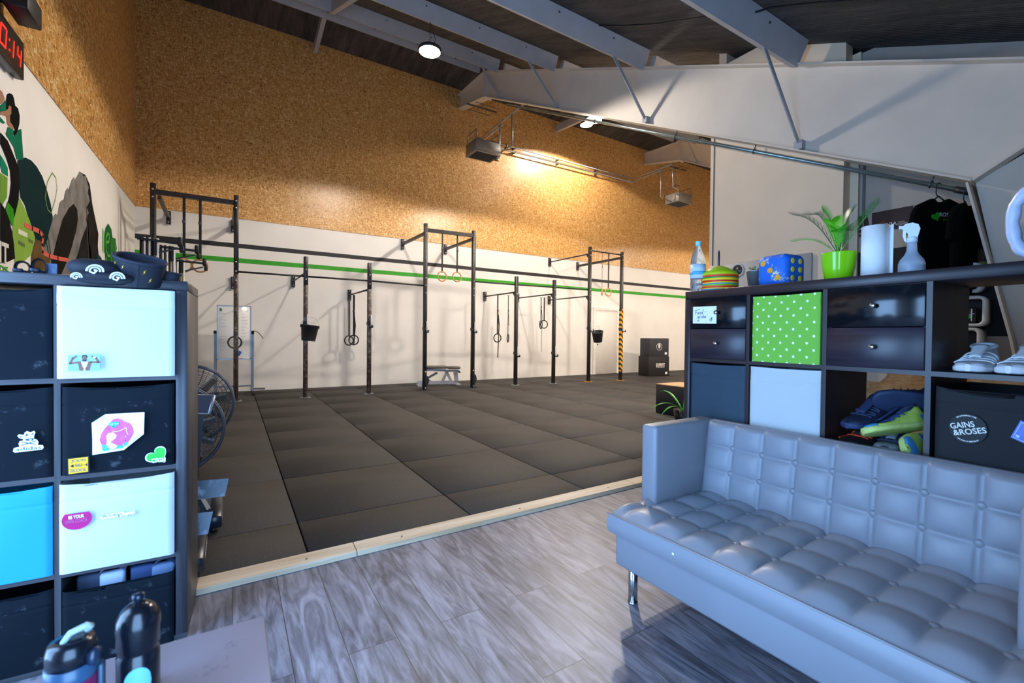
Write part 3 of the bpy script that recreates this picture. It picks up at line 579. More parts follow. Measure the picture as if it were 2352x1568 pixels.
# plyo boxes
def plyo(loc, rot, w, d, h, col, label, kind):
    t = thing('plyo_box', label, 'box', loc, rot, 'plyometric boxes by the rear wall'); q = MB(); q.box(-w/2, w/2, -d/2, d/2, 0, h, .012, 2); obj('body', q, M(col, .65), t); wt = M('#e9e9ea', .6)
    q = MB(); o = (0, -d/2-.001, 0)
    if kind:
        q.text('SUPRFIT', (-.12, o[1], h*.48), X, Z, .34, .11, .001, .03); q.text('POWERED EQUIPMENT', (-.11, o[1], h*.43), X, Z, .32, .022, .001, .02)
    else:
        q.prism([(-.04, .1), (.04, .1), (.035, .0), (0, -.04), (-.035, .0)], (0, o[1], h*.5), X, Z, .001); q.ring((0, o[1], h*.5+.02), Y, .105, .006, 32, 4)
    obj('logo', q, wt, t); q = MB(); q.box(w/2-.16, w/2-.07, o[1]-.001, o[1], .06, .13); obj('sticker', q, wt, t)
    if kind: q = MB(); q.prism([(-.05, -.02), (.05, -.02), (.05, .02), (-.05, .02)], (w/2+.001, -.0, h*.78), Y, Z, .002); obj('hand_slot', q, M('#050505', .8), t)
    return t
plyo((11.12, 9.6, 0), R(-9), .78, .5, .60, '#131317', 'lower black jump box standing on the mats by the rear wall', 1)
plyo((11.14, 9.6, .60), R(-9), .74, .45, .56, '#272b33', 'upper dark jump box stacked on a larger one by the rear wall', 0)
t = thing('plyo_box', 'black wooden box at the end of the cube shelf, half hidden', 'box', (5.78, 4.62, 0), R(0)); q = MB(); q.box(-.08, .5, -.25, .25, 0, .45, .006, 1); obj('body', q, BLKM, t); q = MB(); q.box(-.082, .5, -.252, .252, .45, .462); obj('top_edge', q, woodgrain('#a8835a', '#cfac80', 'x', .5), t)
t = thing('potted_plant', 'green strap leaves showing at the far end of the cube shelf', 'plant', (5.3, 4.05, 0)); q = MB(); q.lathe([(0, 0), (.1, 0), (.13, .2), (.12, .2), (.0, .17)], 20); obj('pot', q, BLK, t)
for a, L, dz in ((2.7, .46, .10), (2.95, .38, .02), (-1.5, .4, .3), (.4, .4, .3), (1.6, .4, .3)):
    q = MB(); q.grid(lambda u, v: Vector((math.cos(a)*L*u, math.sin(a)*L*u, .17+.36*u-.42*u*u+dz*u))+Vector((-math.sin(a), math.cos(a), 0))*(.05*(v-.5)*math.sin(PI*min(1, u*.92+.08))), 12, 3); o = obj('leaf', q, M('#2f9a22', .4), t); o.modifiers.new('thickness', 'SOLIDIFY').thickness = .003
t = thing('dumbbell_rack', 'black storage rack end showing beyond the cube shelf', 'rack', (8.1, 6.25, 0)); q = MB(); q.bar((-.2, -.2, .03), (.7, -.2, .03), .08, .05); q.bar((-.05, -.2, .03), (-.05, -.2, .16), .05, .05); obj('foot', q, BLK, t)
q = MB(); q.box(.1, .16, -.23, -.17, 0, .8); obj('upright', q, BLK, t)
for z in (.42, .62): q = MB(); q.tube([(-.02, -.2, z), (.5, -.2, z)], .016, 8); obj('peg', q, BLK, t)
q = MB(); q.cyl((.02, -.2, .24), (.02, -.2, .3), .05, 12); obj('wood_knob', q, WOODR, t)
# ============================================================ SOFA
SF = dict(L=1.345, zs=.405, zsb=.296, zbb=.141, ai=.222, at=.091, az=.772, vb=.581, vt=.632, dep=.688)
sofa = thing('sofa', 'grey tufted leather sofa with steel legs in front of the dark shelf', 'sofa', (1.491, 1.547, ZF), -1.558)
LEA = M('#888b94', .42, var=.04, nscale=3., bmp=.06); zo = -ZF
P8 = (SF['L']-2*SF['at'])/8; pv = .167
def puff(a, e=.55): return abs(math.sin(PI*a))**e
def seat(u, v):
    x = .012+u*(SF['L']-.024); w = .0+v*.60
    a = (x-SF['at'])/P8; c = (w-.177)/pv
    h = puff(a)*puff(c) if .0 <= w else 0
    edge = min(1, min(x, SF['L']-x)/.05)*min(1, w/.05)
    f = .030*h**.8*edge
    fr = max(0, 1-w/.035); sd = max(0, 1-min(x-.012, SF['L']-.012-x)/.03)
    return Vector((x, w, zo+SF['zs']-.012+f-.012*fr*fr-.010*sd*sd))
q = MB(); NU, NV = 8*16+13, 52; q.grid(lambda u, v: seat(u, v), NU, NV)
q.grid(lambda u, v: Vector((seat(u, 0).x, -.012*math.sin(PI*v) - .003, seat(u, 0).z*(1-v)+(zo+SF['zsb'])*v)), NU, 8)
q.grid(lambda u, v: Vector((.012-.012*math.sin(PI*v), u*.6, seat(0, u).z*(1-v)+(zo+SF['zsb'])*v)), 20, 6)
q.grid(lambda u, v: Vector((SF['L']-.012+.012*math.sin(PI*v), u*.6, seat(1, u).z*(1-v)+(zo+SF['zsb'])*v)), 20, 6)
q.box(.012, SF['L']-.012, 0, .66, zo+SF['zsb'], zo+SF['zsb']+.02); seat_o = obj('seat_cushion', q, LEA, sofa, fix=False)
q = MB(); q.tube([(.006, -.006, zo+SF['zs']-.022), (SF['L']-.006, -.006, zo+SF['zs']-.022)], .0035, 6); obj('piping', q, M('#98969a', .45), seat_o)
for j in range(3):
    for i in range(9):
        x = SF['at']+i*P8; w = .177+j*pv
        q = MB(); q.lathe([(.016, 0), (.017, .004), (.013, .009), (0, .011)], 16, (x, w, zo+SF['zs']-.014)); obj('button', q, LEA, seat_o)
q = MB(); q.box(.027, SF['L']-.027, .027, .72, zo+SF['zbb'], zo+SF['zsb'], .012, 2); obj('base', q, LEA, sofa)
bx = SF['at']
def back(u, v):
    x = bx+u*(SF['L']-2*bx); z = SF['zs']-.03+v*(SF['az']-SF['zs']+.03); t = (z-SF['zs'])/(SF['az']-SF['zs'])
    w = SF['vb']+(SF['vt']-SF['vb'])*t; a = u*8; c = t*3
    hh = puff(a, .42)*(puff(c, .42) if .0 < c < 2 else (puff(c, .42) if c < 0 else 1-(.0 if c > 2.5 else (1-puff(c, .42)))))
    topr = max(0, 1-(1-v)/.06)
    return Vector((x, w-.020*hh**.8*(1-topr*.6)+.016*topr*topr, zo+z-.004*topr*topr))
q = MB(); q.grid(back, 8*16+1, 60); q.box(bx, SF['L']-bx, SF['vt']+.012, SF['dep'], zo+SF['zsb'], zo+SF['az'], .012, 2)
q.grid(lambda u, v: Vector((bx+u*(SF['L']-2*bx), back(u, 0).y+.05+.1*v-(.05*(1-v)), zo+SF['zs']-.03)), 9, 2)
q.grid(lambda u, v: Vector((bx+u*(SF['L']-2*bx), SF['vt']+.014+v*.03, zo+SF['az']-.004+.004*v)), 9, 2)
back_o = obj('backrest', q, LEA, sofa, fix=False)
for j in (1, 2):
    for i in range(1, 8):
        p = back(i/8, (SF['zs']+(SF['az']-SF['zs'])*j/3-SF['zs']+.03)/(SF['az']-SF['zs']+.03)); q = MB(); q.lathe([(.014, 0), (.015, .004), (.011, .008), (0, .009)], 16, (0, 0, 0), Matrix.Translation(p) @ Matrix.Rotation(R(97), 4, 'X')); obj('button', q, LEA, back_o)
for x0 in (0, SF['L']-SF['at']):
    q = MB(); q.box(x0, x0+SF['at'], SF['ai'], SF['dep'], zo+SF['zs']-.02, zo+SF['az'], .016, 3); a = obj('armrest', q, LEA, sofa)
    q = MB(); q.tube([(x0+SF['at']-.006, SF['ai']+.008, zo+SF['zs']), (x0+SF['at']-.006, SF['ai']+.008, zo+SF['az']-.01), (x0+SF['at']-.006, SF['dep']-.02, zo+SF['az']-.008)], .003, 6); obj('piping', q, M('#9b999d', .45), a)
for x0 in (.085, SF['L']-.085):
    for w in (.085, .66):
        q = MB(); q.cyl((x0, w, .002), (x0, w, zo+SF['zbb']+.01), .021, 20); q.cyl((x0, w, 0), (x0, w, .008), .023, 20); obj('leg', q, CHROME, sofa)
q = MB(); q.lathe([(.006, 0), (.005, .002), (0, .003)], 10, (0, 0, 0), Matrix.Translation((.38, -.0165, zo+.345)) @ Matrix.Rotation(R(90), 4, 'X')); obj('white_fleck', q, M('#f1f1f1', .6), sofa)
# ============================================================ SHELVES
CW, DV, OW, DEP = .335, .018, .038, .39
def cellx(k): return OW+k*(CW+DV)
def shelf(name, label, loc, rot, nx, nz, top, slab, mat, matz, right_origin=False, zbase=0., grp=None):
    t = thing(name, label, 'shelf', loc, rot, grp); w = 2*OW+nx*CW+(nx-1)*DV; ox = -w if right_origin else 0
    inner = top-slab; zlow = inner-nz*CW-(nz-1)*DV
    q = MB(); q.box(ox, ox+w, 0, DEP, inner, top, .002, 1); obj('top_board', q, mat, t)
    q = MB(); q.box(ox, ox+w, 0, DEP, zbase, max(zlow, zbase+.018)); obj('bottom_board', q, mat, t)
    for x in (ox, ox+w-OW): q = MB(); q.box(x, x+OW, 0, DEP, zbase+.018, inner, .002, 1); obj('side_board', q, matz, t)
    for k in range(1, nx): x = ox+OW+k*CW+(k-1)*DV; q = MB(); q.box(x, x+DV, .002, DEP-.002, zbase+.018, inner); obj('upright_divider', q, matz, t)
    for r in range(1, nz):
        z = inner-r*CW-(r-1)*DV
        for k in range(nx): x = ox+cellx(k); q = MB(); q.box(x, x+CW, .002, DEP-.002, z-DV, z); obj('shelf_board', q, mat, t)
    return t
RL, RT = (2.2309, 1.7028, -.02), -1.59338; LL, LT = (-.1545, 2.2183, -.0683), -.03465
RTOP, LTOP = 1.483, 1.470
rs = shelf('cube_shelf', 'dark brown cube shelf behind the sofa, crowded along its top', RL, RT, 4, 4, RTOP, .045, SHELF_D, woodgrain('#231a1e', '#332a2f', 'z', .38), zbase=-.01)
ls = shelf('cube_shelf', 'grey-brown cube shelf at the left edge, filled with fabric boxes', LL, LT, 2, 4, LTOP, .038, SHELF_G, woodgrain('#26252a', '#45444b', 'z', .45), True, zbase=.0393)
def frame_of(loc, rot): return Matrix.Translation(loc) @ Matrix.Rotation(rot, 4, 'Z')
RM, LM = frame_of(RL, RT), frame_of(LL, LT)
def at(Mx, x, y, z): return Mx @ Vector((x, y, z))
def row_z(top, slab, r): return top-slab-(r+1)*CW-r*DV           # floor of cell row r
LX = lambda k: -OW-(k+1)*CW-k*DV                                  # left edge of left-shelf column k counted from the right
def fabric_box(label, Mx, rot, x, y, z, mat, w=.326, h=.322, d=.36, sag=.0, group=None, slump=.012, lidgap=0.):
    """soft box with a bowed front, a flap seam and an open top"""
    t = thing('storage_box', label, 'box', at(Mx, x, y, z), rot, group); q = MB(); rr = random.Random(label); k = rr.uniform(.6, 1.2)
    def front(u, v):
        bow = math.sin(PI*u)*math.sin(PI*min(1, v*1.05)); s_ = -.010*k*bow
        seam = .004*math.exp(-((v-.80)/.008)**2); wr = .0025*math.sin(14*v+5*u+k*9)*math.exp(-((v-.9)/.1)**2)
        topz = h*v-(slump*math.sin(PI*u)*k if v > .97 else 0)
        ed = min(u, 1-u); rnd = .006*max(0, 1-ed/.03)**2
        return Vector((u*w, s_+seam+wr+rnd, topz))
    q.grid(front, 33, 60); q.grid(lambda u, v: Vector((.0015, front(0, v).y+.001+u*(d-.01), h*v)), 5, 12); q.grid(lambda u, v: Vector((w-.0015, front(1, v).y+.001+u*(d-.01), h*v)), 5, 12)
    q.box(0, w, d-.01, d, 0, h); q.box(.001, w-.001, .01, d, 0, .006); q.grid(lambda u, v: front(u, 1)+Vector((0, .008*v, -.004*v)), 33, 2); q.grid(lambda u, v: Vector((u*w*.99+.002, .012, h*.97*v)), 2, 2)
    obj('box_body', q, mat, t, fix=False)
    return t
def sticker(box, name, mats, build, label=None):
    q = MB(); build(q); return obj(name, q, mats, box, label=label)
FO = lambda x, z, t=0.: Vector((x, -.0150-t, z))                   # just in front of a box front
GN = 'fabric boxes in the left shelf'; wht = M('#f4f6f6', .6, var=.01)
z0, z1, z2, z3 = [row_z(LTOP, .038, r) for r in range(4)]
b1 = fabric_box('white fabric box topmost in the left shelf, with a bodybuilder photo', LM, LT, LX(0)-.002, -.03, z0, FAB_WHT, w=.337, h=.330, group=GN, slump=0)
def photo(q):
    O = lambda t: FO(.034, .028, t); q.m = 0; q.prism([(0, 0), (.086, .001), (.087, .058), (.001, .056)], O(0), X, Z, .0008)
    sk = 1; q.m = sk
    q.prism([(.030, .001), (.058, .001), (.062, .022), (.066, .034), (.024, .034), (.028, .02)], O(.001), X, Z, .0006)
    q.stroke([(.028, .031), (.006, .027), (.013, .045), (.022, .052)], O(.001), X, Z, .007, .0006); q.stroke([(.062, .031), (.083, .030), (.075, .046), (.065, .051)], O(.001), X, Z, .007, .0006)
    q.prism([(.040, .035), (.049, .035), (.051, .045), (.048, .053), (.041, .053), (.038, .045)], O(.0012), X, Z, .0006)
    q.m = 2; q.prism([(.037, .046), (.052, .046), (.051, .056), (.045, .0575), (.038, .056)], O(.001), X, Z, .0005); q.prism([(.039, .035), (.050, .035), (.050, .041), (.0445, .039), (.039, .041)], O(.002), X, Z, .0005)
    q.m = 3; q.prism([(.035, .033), (.055, .033), (.050, .014), (.045, .008), (.040, .014)], O(.002), X, Z, .0006); q.prism([(.042, .001), (.048, .001), (.047, .009), (.043, .009)], O(.0025), X, Z, .0006); q.stroke([(.070, .049), (.073, .047)], O(.0025), X, Z, .006, .0005)
sticker(b1, 'photo_sticker', [M('#86cdf0', .4), M('#7d5446', .5), M('#1f1513', .6), M('#d5d9d2', .5)], photo, 'small photo of a bare-chested bearded strongman flexing both arms')
b2 = fabric_box('black fabric box with pink ape sticker in the left shelf', LM, LT, LX(0)+.004, -.004, z1, FAB_BLK, group=GN)
def ape(q):
    O = lambda t: FO(.085, .070, t); q.m = 0; q.prism([(.002, 0), (.091, .008), (.150, .062), (.152, .146), (.038, .147), (0, .118), (.002, .06)], O(0), X, Z, .001)
    q.m = 3; q.prism([(.091, .008), (.150, .062), (.122, .056)], O(.0012), X, Z, .0012); q.prism([(.0, .118), (.038, .147), (.030, .126)], O(.0012), X, Z, .0012)
    q.m = 1
    q.prism([(.052, .115), (.060, .127), (.072, .130), (.083, .126), (.092, .116), (.108, .108), (.118, .090), (.120, .070), (.112, .050), (.104, .036), (.092, .036), (.098, .058), (.094, .066), (.098, .044), (.086, .024), (.070, .028), (.052, .042), (.068, .056), (.070, .066), (.060, .078), (.046, .076), (.040, .066), (.042, .050), (.040, .034), (.028, .034), (.022, .052), (.026, .074), (.036, .094)], O(.0014), X, Z, .0008)
    q.m = 2
    q.prism([(.048, .112), (.054, .118), (.061, .115), (.068, .119), (.077, .115), (.077, .106), (.070, .102), (.068, .096), (.058, .095), (.054, .102), (.048, .104)], O(.0024), X, Z, .0008)
    q.prism([(.029, .033), (.040, .034), (.042, .024), (.050, .020), (.049, .012), (.034, .010), (.029, .018)], O(.0024), X, Z, .0008); q.prism([(.072, .028), (.082, .027), (.092, .022), (.088, .016), (.072, .016), (.058, .012), (.070, .02)], O(.0024), X, Z, .0008); q.prism([(.093, .037), (.104, .037), (.100, .026), (.090, .022)], O(.0024), X, Z, .0008)
    q.m = 0; q.stroke([(.053, .109), (.058, .107), (.061, .110)], O(.0034), X, Z, .002); q.stroke([(.067, .110), (.072, .108), (.076, .111)], O(.0034), X, Z, .002); q.stroke([(.060, .082), (.072, .080), (.084, .084), (.098, .092)], O(.0024), X, Z, .0016); q.stroke([(.098, .092), (.100, .074), (.104, .066)], O(.0024), X, Z, .0016)
    q.m = 4; q.prism([(.059, .1), (.065, .1), (.064, .0975), (.060, .0975)], O(.0034), X, Z, .0006)
sticker(b2, 'ape_sticker', [wht, M('#d2578f', .5, var=.15, nscale=40.), M('#35a9e0', .5), M('#d9e2e8', .5), BLK], ape, 'torn white sticker of a pink ape with a blue face')
def yel(q):
    O = lambda t: FO(.020, .006, t); q.m = 1; q.prism([(0, 0), (.059, .002), (.058, .062), (-.001, .060)], O(0), X, Z, .0008); q.m = 0; q.prism([(.003, .003), (.055, .005), (.055, .059), (.002, .057)], O(.001), X, Z, .0006)
    q.m = 2
    for txt, zz, w in (('JODIS', .042, .040), ('SKI', .0255, .018), ('SKOOL', .008, .044)): q.text(txt, O(.0022)+Vector((.029-w/2, 0, zz)), X, Z, w, .012, .0003, .01)
    q.m = 1; q.stroke([(.010, .031), (.046, .031)], O(.0018), X, Z, .0015, .0002); q.prism([(.047, .031), (.053, .037), (.053, .025)], O(.0018), X, Z, .0003)
    q.prism([(.007, .031), (.013, .036), (.016, .036), (.016, .026), (.013, .026)], O(.0018), X, Z, .0003)
sticker(b2, 'ski_sticker', [M('#f2b708', .5), BLK, M('#6b6f76', .5)], yel, 'yellow square sticker with fish and lettering')
def heartpts(s, cx=0, cz=0, a0=0.):
    pts = []
    for k in range(48):
        t = 2*PI*k/48; hx = 16*math.sin(t)**3; hy = 13*math.cos(t)-5*math.cos(2*t)-2*math.cos(3*t)-math.cos(4*t)
        pts.append((cx+s*(hx*math.cos(a0)-hy*math.sin(a0)), cz+s*(hx*math.sin(a0)+hy*math.cos(a0))))
    return pts
def hrt(q):
    O = lambda t: FO(.276, .044, t); a = R(38); q.m = 0; q.prism(heartpts(.00225, 0, 0, a), O(0), X, Z, .0008); q.m = 1; q.prism(heartpts(.0020, 0, 0, a), O(.001), X, Z, .0006); q.m = 0; q.text('CFGH', O(.0022)+Vector((-.018, 0, -.026)), X, Z, .044, .017, .0003, .03)
sticker(b2, 'heart_sticker', [wht, M('#22b43a', .5)], hrt, 'green heart sticker with white letters')
b3 = fabric_box('white fabric box with a pink slogan sticker in the left shelf', LM, LT, LX(0)-.001, -.016, z2, FAB_WHT, w=.333, h=.325, group=GN)
def pnk(q):
    O = lambda t: FO(.052, .198, t); pts = [(.0405*math.cos(R(a)), .037*math.sin(R(a))) for a in range(-218, 39, 8)]; q.m = 0; q.prism(pts, O(0), X, Z, .0008)
    q.m = 1; q.text('BE YOUR', O(.0016)+Vector((-.022, 0, .004)), X, Z, .042, .0125, .0003, .02); q.m = 2; q.text('OWN COACH', O(.0016)+Vector((-.030, 0, -.0115)), X, Z, .058, .0125, .0003, .01)
sticker(b3, 'slogan_sticker', [M('#b81a72', .35, var=.2), wht, M('#c4679a', .4)], pnk, 'pink round sticker with a cut-off top')
def lis(q):
    O = lambda t: FO(.118, .184, t); q.m = 0; q.prism([(0, 0), (.046, .003), (.046, -.004), (.098, .001), (.098, .015), (.064, .013), (.064, .019), (0, .013)], O(-.0005), X, Z, .0008); q.m = 1; q.text('life is short', O(.0007)+Vector((.004, 0, .006)), X, Z, .056, .011, .0003); q.text('& so am I', O(.0007)+Vector((.047, 0, -.0015)), X, Z, .048, .009, .0003)
sticker(b3, 'label_strip', [M('#fbfbf8', .5), M('#2a6186', .5)], lis, 'narrow printed label strip')
b4 = fabric_box('lowest black fabric box on the right of the left shelf, open and full', LM, LT, LX(0)+.004, -.008, z3+.0, FAB_BLK, h=.285, group=GN, slump=.02)
for k, (xx, yy, hx, sh) in enumerate(((.13, .07, '#aebdd6', 0), (.22, .08, '#27406e', 1), (.29, .06, '#5b6f91', 2), (.06, .09, '#33425c', 3))):
    t = thing('glove', ('pale rounded pad poking out of the open black box', 'blue strap poking out of the open black box', 'grey-blue strap at the right of the open black box', 'dark strap at the left of the open black box')[k], 'glove', at(LM, LX(0)+xx, yy, z3+.01), LT, 'gear inside the open black box'); q = MB()
    q.grid(lambda u, v: Vector((-.04+.08*u, -.02+.04*v, 0))+Vector((0, .006*math.sin(4*u), .29+.022*math.sin(PI*u)-.01*sh*.4)), 14, 5); q.box(-.038, .038, -.018, .018, 0, .289, .01, 2); obj('pad', q, M(hx, .7), t)
c1 = fabric_box('plain black fabric box at the top left of the left shelf', LM, LT, LX(1)+.004, .004, z0, FAB_BLK, group=GN)
c2 = fabric_box('black fabric box with a skull sticker at the left frame edge', LM, LT, LX(1)+.004, .006, z1, FAB_BLK, group=GN)
def adi(q):
    O = lambda t: FO(.270, .112, t); q.m = 0; q.prism([(-.039, -.006), (-.034, -.011), (.034, -.008), (.038, -.002), (.036, .007), (.022, .009), (.025, .018), (.021, .028), (.013, .032), (.014, .044), (.017, .054), (.014, .060), (.004, .055), (-.004, .061), (-.010, .055), (-.012, .048), (-.024, .051), (-.028, .046), (-.022, .037), (-.014, .034), (-.013, .029), (-.022, .027), (-.025, .018), (-.022, .008), (-.036, .005)], O(0), X, Z, .0008)
    q.m = 1; q.text('adidas', O(.0012)+Vector((-.033, 0, -.006)), X, Z, .065, .012, .0003, .008)
    q.prism([(-.010, .033), (.012, .036), (.012, .026), (-.004, .026)], O(.001), X, Z, .0004); q.prism([(-.009, .043), (-.005, .053), (.001, .045)], O(.001), X, Z, .0004); q.prism([(.004, .046), (.013, .055), (.012, .047)], O(.001), X, Z, .0004); q.prism([(-.024, .045), (-.013, .044), (-.020, .040)], O(.001), X, Z, .0004)
    q.stroke([(-.018, .024), (.018, .012)], O(.001), X, Z, .003, .0004); q.stroke([(-.018, .012), (.018, .024)], O(.001), X, Z, .003, .0004)
    q.m = 2
    for k in range(3): q.stroke([(-.020, .0355+.002*k), (.013, .0395+.002*k)], O(.001), X, Z, .0007, .0004)
    q.m = 0; q.prism([(.002, .031), (.008, .032), (.007, .027), (.002, .027)], O(.0016), X, Z, .0004)
sticker(c2, 'skull_sticker', [wht, M('#1f4a66', .5), M('#8d9296', .5)], adi, 'white die-cut sticker: three-leaf hat over a skull and crossed bones')
c3 = fabric_box('turquoise fabric box at the left edge of the left shelf', LM, LT, LX(1)+.002, -.006, z2, M('#0d8fb5', .75, var=.05, nscale=3.), w=.330, group=GN)
c4 = fabric_box('lowest black fabric box on the left of the left shelf', LM, LT, LX(1)+.004, .006, z3, FAB_BLK, group=GN, h=.30)
# on top of the left shelf
NEO = M('#0f1320', .75, var=.1, bmp=.1, nscale=10.); NEO2 = M('#2a2740', .85)
def sleeve_on(label, x, y, z, rx, ry, h, tilt, col, tf=None, squash=1.):
    t = thing('knee_sleeve', label, 'sleeve', at(LM, x, y, z), (tilt[0], tilt[1], LT+tilt[2]), 'neoprene sleeves on the left shelf')
    q = MB(); g = lambda u, v: Vector((rx*(1-.1*v+.04*math.sin(3*v))*math.cos(2*PI*u), ry*(1-.1*v)*math.sin(2*PI*u), h*(1-v)))
    q.grid(g, 36, 14, closeu=True); q.grid(lambda u, v: g(u, v)*.0+Vector((g(u, v).x*.93, g(u, v).y*.93, g(u, v).z)), 36, 14, closeu=True); q.grid(lambda u, v: Vector((g(u, 0).x*(.93+.07*v), g(u, 0).y*(.93+.07*v), h)), 36, 2, closeu=True); obj('tube', q, col, t, fix=False)
    q = MB(); q.tube([g(i/30, 0)+Vector((0, 0, .001)) for i in range(30)], .0045, 6, closed=True); obj('hem', q, M('#14172a', .7), t); return t, g
t = thing('knee_sleeve', 'upright dark blue neoprene sleeve printed with small yellow bolts', 'sleeve', at(LM, -.152, .0, LTOP+.005), (R(24), R(9), LT), 'neoprene sleeves on the left shelf')
g = lambda u, v: Vector(((.079-.008*v)*math.cos(2*PI*u), (.052-.006*v)*math.sin(2*PI*u), .072-.095*v))
q = MB(); q.grid(g, 44, 10, closeu=True); q.grid(lambda u, v: Vector((g(u, v).x*.92, g(u, v).y*.9, g(u, v).z)), 44, 10, closeu=True); q.grid(lambda u, v: Vector((g(u, 0).x*(.92+.08*v), g(u, 0).y*(.9+.1*v), .072)), 44, 2, closeu=True); obj('tube', q, NEO, t, fix=False)
q = MB(); q.tube([g(i/44, 0)+Vector((0, 0, .001)) for i in range(44)], .006, 6, closed=True); obj('hem', q, M('#12162a', .7), t)
for u, v in ((.66, .30), (.80, .33), (.70, .62), (.845, .66), (.585, .25), (.645, .92)):
    q = MB(); p = g(u, v); n = Vector((p.x/.079**2, p.y/.052**2, 0)).normalized(); q.prism([(-.005, -.009), (.001, -.001), (-.003, .001), (.005, .010), (.001, .002), (.004, .0)], p+n*.001, Vector((-n.y, n.x, 0)), Z, .0008); obj('bolt_print', q, M('#e8b636', .5), t)
q = MB(); q.grid(lambda u, v: g(.735+.03*u, v)*1.0+Vector((0, -.0016, 0)), 3, 8); obj('seam_strip', q, M('#0d1020', .6), t, fix=False)
def pillow(cx, cy, cz, rx, ry, rz_, q, p=.75):
    q.grid(lambda u, v: Vector((cx+rx*math.copysign(abs(math.cos(2*PI*u))**p, math.cos(2*PI*u))*math.sin(PI*v)**p, cy+ry*math.copysign(abs(math.sin(2*PI*u))**p, math.sin(2*PI*u))*math.sin(PI*v)**p, cz+rz_*math.cos(PI*v))), 36, 18, closeu=True)
def swirl(q, o, s, v=Z):
    for Rr, a0, a1, w in ((.026, 0, 185, .007), (.016, -5, 200, .006)): q.stroke([(s*Rr*math.cos(R(a0+(a1-a0)*k/14)), s*Rr*math.sin(R(a0+(a1-a0)*k/14))) for k in range(15)], o, X, v, w*s, .0008)
    q.stroke([(s*.016*math.cos(R(200)), s*.016*math.sin(R(200))), (s*-.002, s*-.012), (s*.006, s*.002), (s*-.002, s*.004)], o, X, v, s*.006, .0008)
t = thing('knee_sleeve', 'flattened black neoprene sleeve with a white swirl mark, lying over the shelf edge', 'sleeve', at(LM, -.272, .0, LTOP), (0, R(2), LT), 'neoprene sleeves on the left shelf')
q = MB(); pillow(0, .01, .026, .082, .088, .036, q); obj('tube', q, NEO, t); q = MB(); swirl(q, (.012, -.083, .012), .85, Vector((0, .35, 1))); obj('swirl_print', q, wht, t)
t = thing('knee_sleeve', 'folded black sleeve with white swirls under the flattened one', 'sleeve', at(LM, -.245, .0, LTOP), (0, 0, LT), 'neoprene sleeves on the left shelf')
q = MB(); pillow(0, -.02, -.006, .092, .070, .024, q); q.box(-.085, .075, -.0, .05, .0005, .004); obj('tube', q, NEO, t); q = MB(); swirl(q, (-.062, -.0885, -.014), .55); swirl(q, (.048, -.0895, -.010), .75); obj('swirl_print', q, wht, t)
t, g = sleeve_on('small dark sleeve lying rolled at the right corner of the left shelf', -.060, .035, LTOP+.001, .030, .026, .030, (0, R(8), 0), NEO)
for k, (xx, hh, lab) in enumerate(((-.515, .055, 'left black strap roll on top of the left shelf'), (-.470, .068, 'right black strap roll on top of the left shelf'))):
    t = thing('strap_roll', lab, 'strap', at(LM, xx, .15, LTOP), LT+R(10), 'strap rolls on the left shelf'); q = MB()
    q.tube([(.018*math.cos(a)*1.0, 0, hh*.55+hh*.4*math.sin(a)) for a in [2*PI*i/20 for i in range(20)]], .004, 6, closed=True)
    q.grid(lambda u, v: Vector((.021*math.cos(2*PI*u), -.022+.044*v, hh*.52+hh*.47*math.sin(2*PI*u))), 24, 3, closeu=True); q.box(-.014, .014, -.02, .02, .0, hh*.35, .004, 1); obj('webbing', q, M('#121521', .7), t)
    q = MB(); q.box(-.024, .004, -.026, -.02, hh*.2, hh*.45, .003, 1); obj('buckle', q, M('#20263a', .35), t)
t = thing('plastic_card', 'grey-blue card standing behind the strap rolls', 'card', at(LM, -.445, .175, LTOP), LT); q = MB(); q.box(-.018, .016, -.002, .002, 0, .055, .002, 1); obj('card', q, M('#7b93c0', .4), t)
# ============================================================ RIGHT SHELF CONTENTS
gfab = M('#2b4150', .75, var=.05); GR = 'boxes in the dark cube shelf'
rz0, rz1 = row_z(RTOP, .045, 0), row_z(RTOP, .045, 1)
def drawer_pair(k, top_mat, wide=False):
    x0 = cellx(k); hh = (CW-.006)/2
    ins = thing('drawer_insert', ('two-drawer insert at the left end of the dark shelf, with a handwritten note', '', 'two-drawer insert under the green plant pot in the dark shelf')[k], 'drawers', at(RM, x0, 0, rz0), RT, 'drawer inserts in the dark cube shelf')
    q = MB(); q.box(.001, CW-.001, .018, DEP-.03, .001, .012); q.box(.001, CW-.001, .018, DEP-.03, CW-.012, CW-.001); q.box(.001, .012, .018, DEP-.03, .012, CW-.012); q.box(CW-.012, CW-.001, .018, DEP-.03, .012, CW-.012); q.box(.012, CW-.012, DEP-.04, DEP-.03, .012, CW-.012); obj('carcass', q, SHELF_D, ins)
    for j, (za, mt) in enumerate(((.003+hh, top_mat), (.001, woodgrain('#1f1a24', '#37303c', 'x', .35)))):
        q = MB(); q.box(.002, CW-.002, -.001, .017, za, za+hh-.001, .0015, 1); d = obj('drawer', q, mt, ins)
        q = MB(); q.lathe([(.004, 0), (.004, .01), (.010, .013), (.0115, .019), (.009, .024), (0, .025)], 16, (CW*.52, -.001, za+hh*.52), Matrix.Rotation(R(90), 4, 'X')); obj('knob', q, CHROME, d)
    return ins
GLOSS = M('#0c1219', .16, var=.02)
i1 = drawer_pair(0, GLOSS); i3 = drawer_pair(2, GLOSS)
q = MB(); q.m = 0; q.prism([(0, .004), (.150, .0), (.149, .096), (.001, .098)], (.018, -.0015, .192), X, Z, .0008); q.m = 1
O = (.018, -.0028, .192)
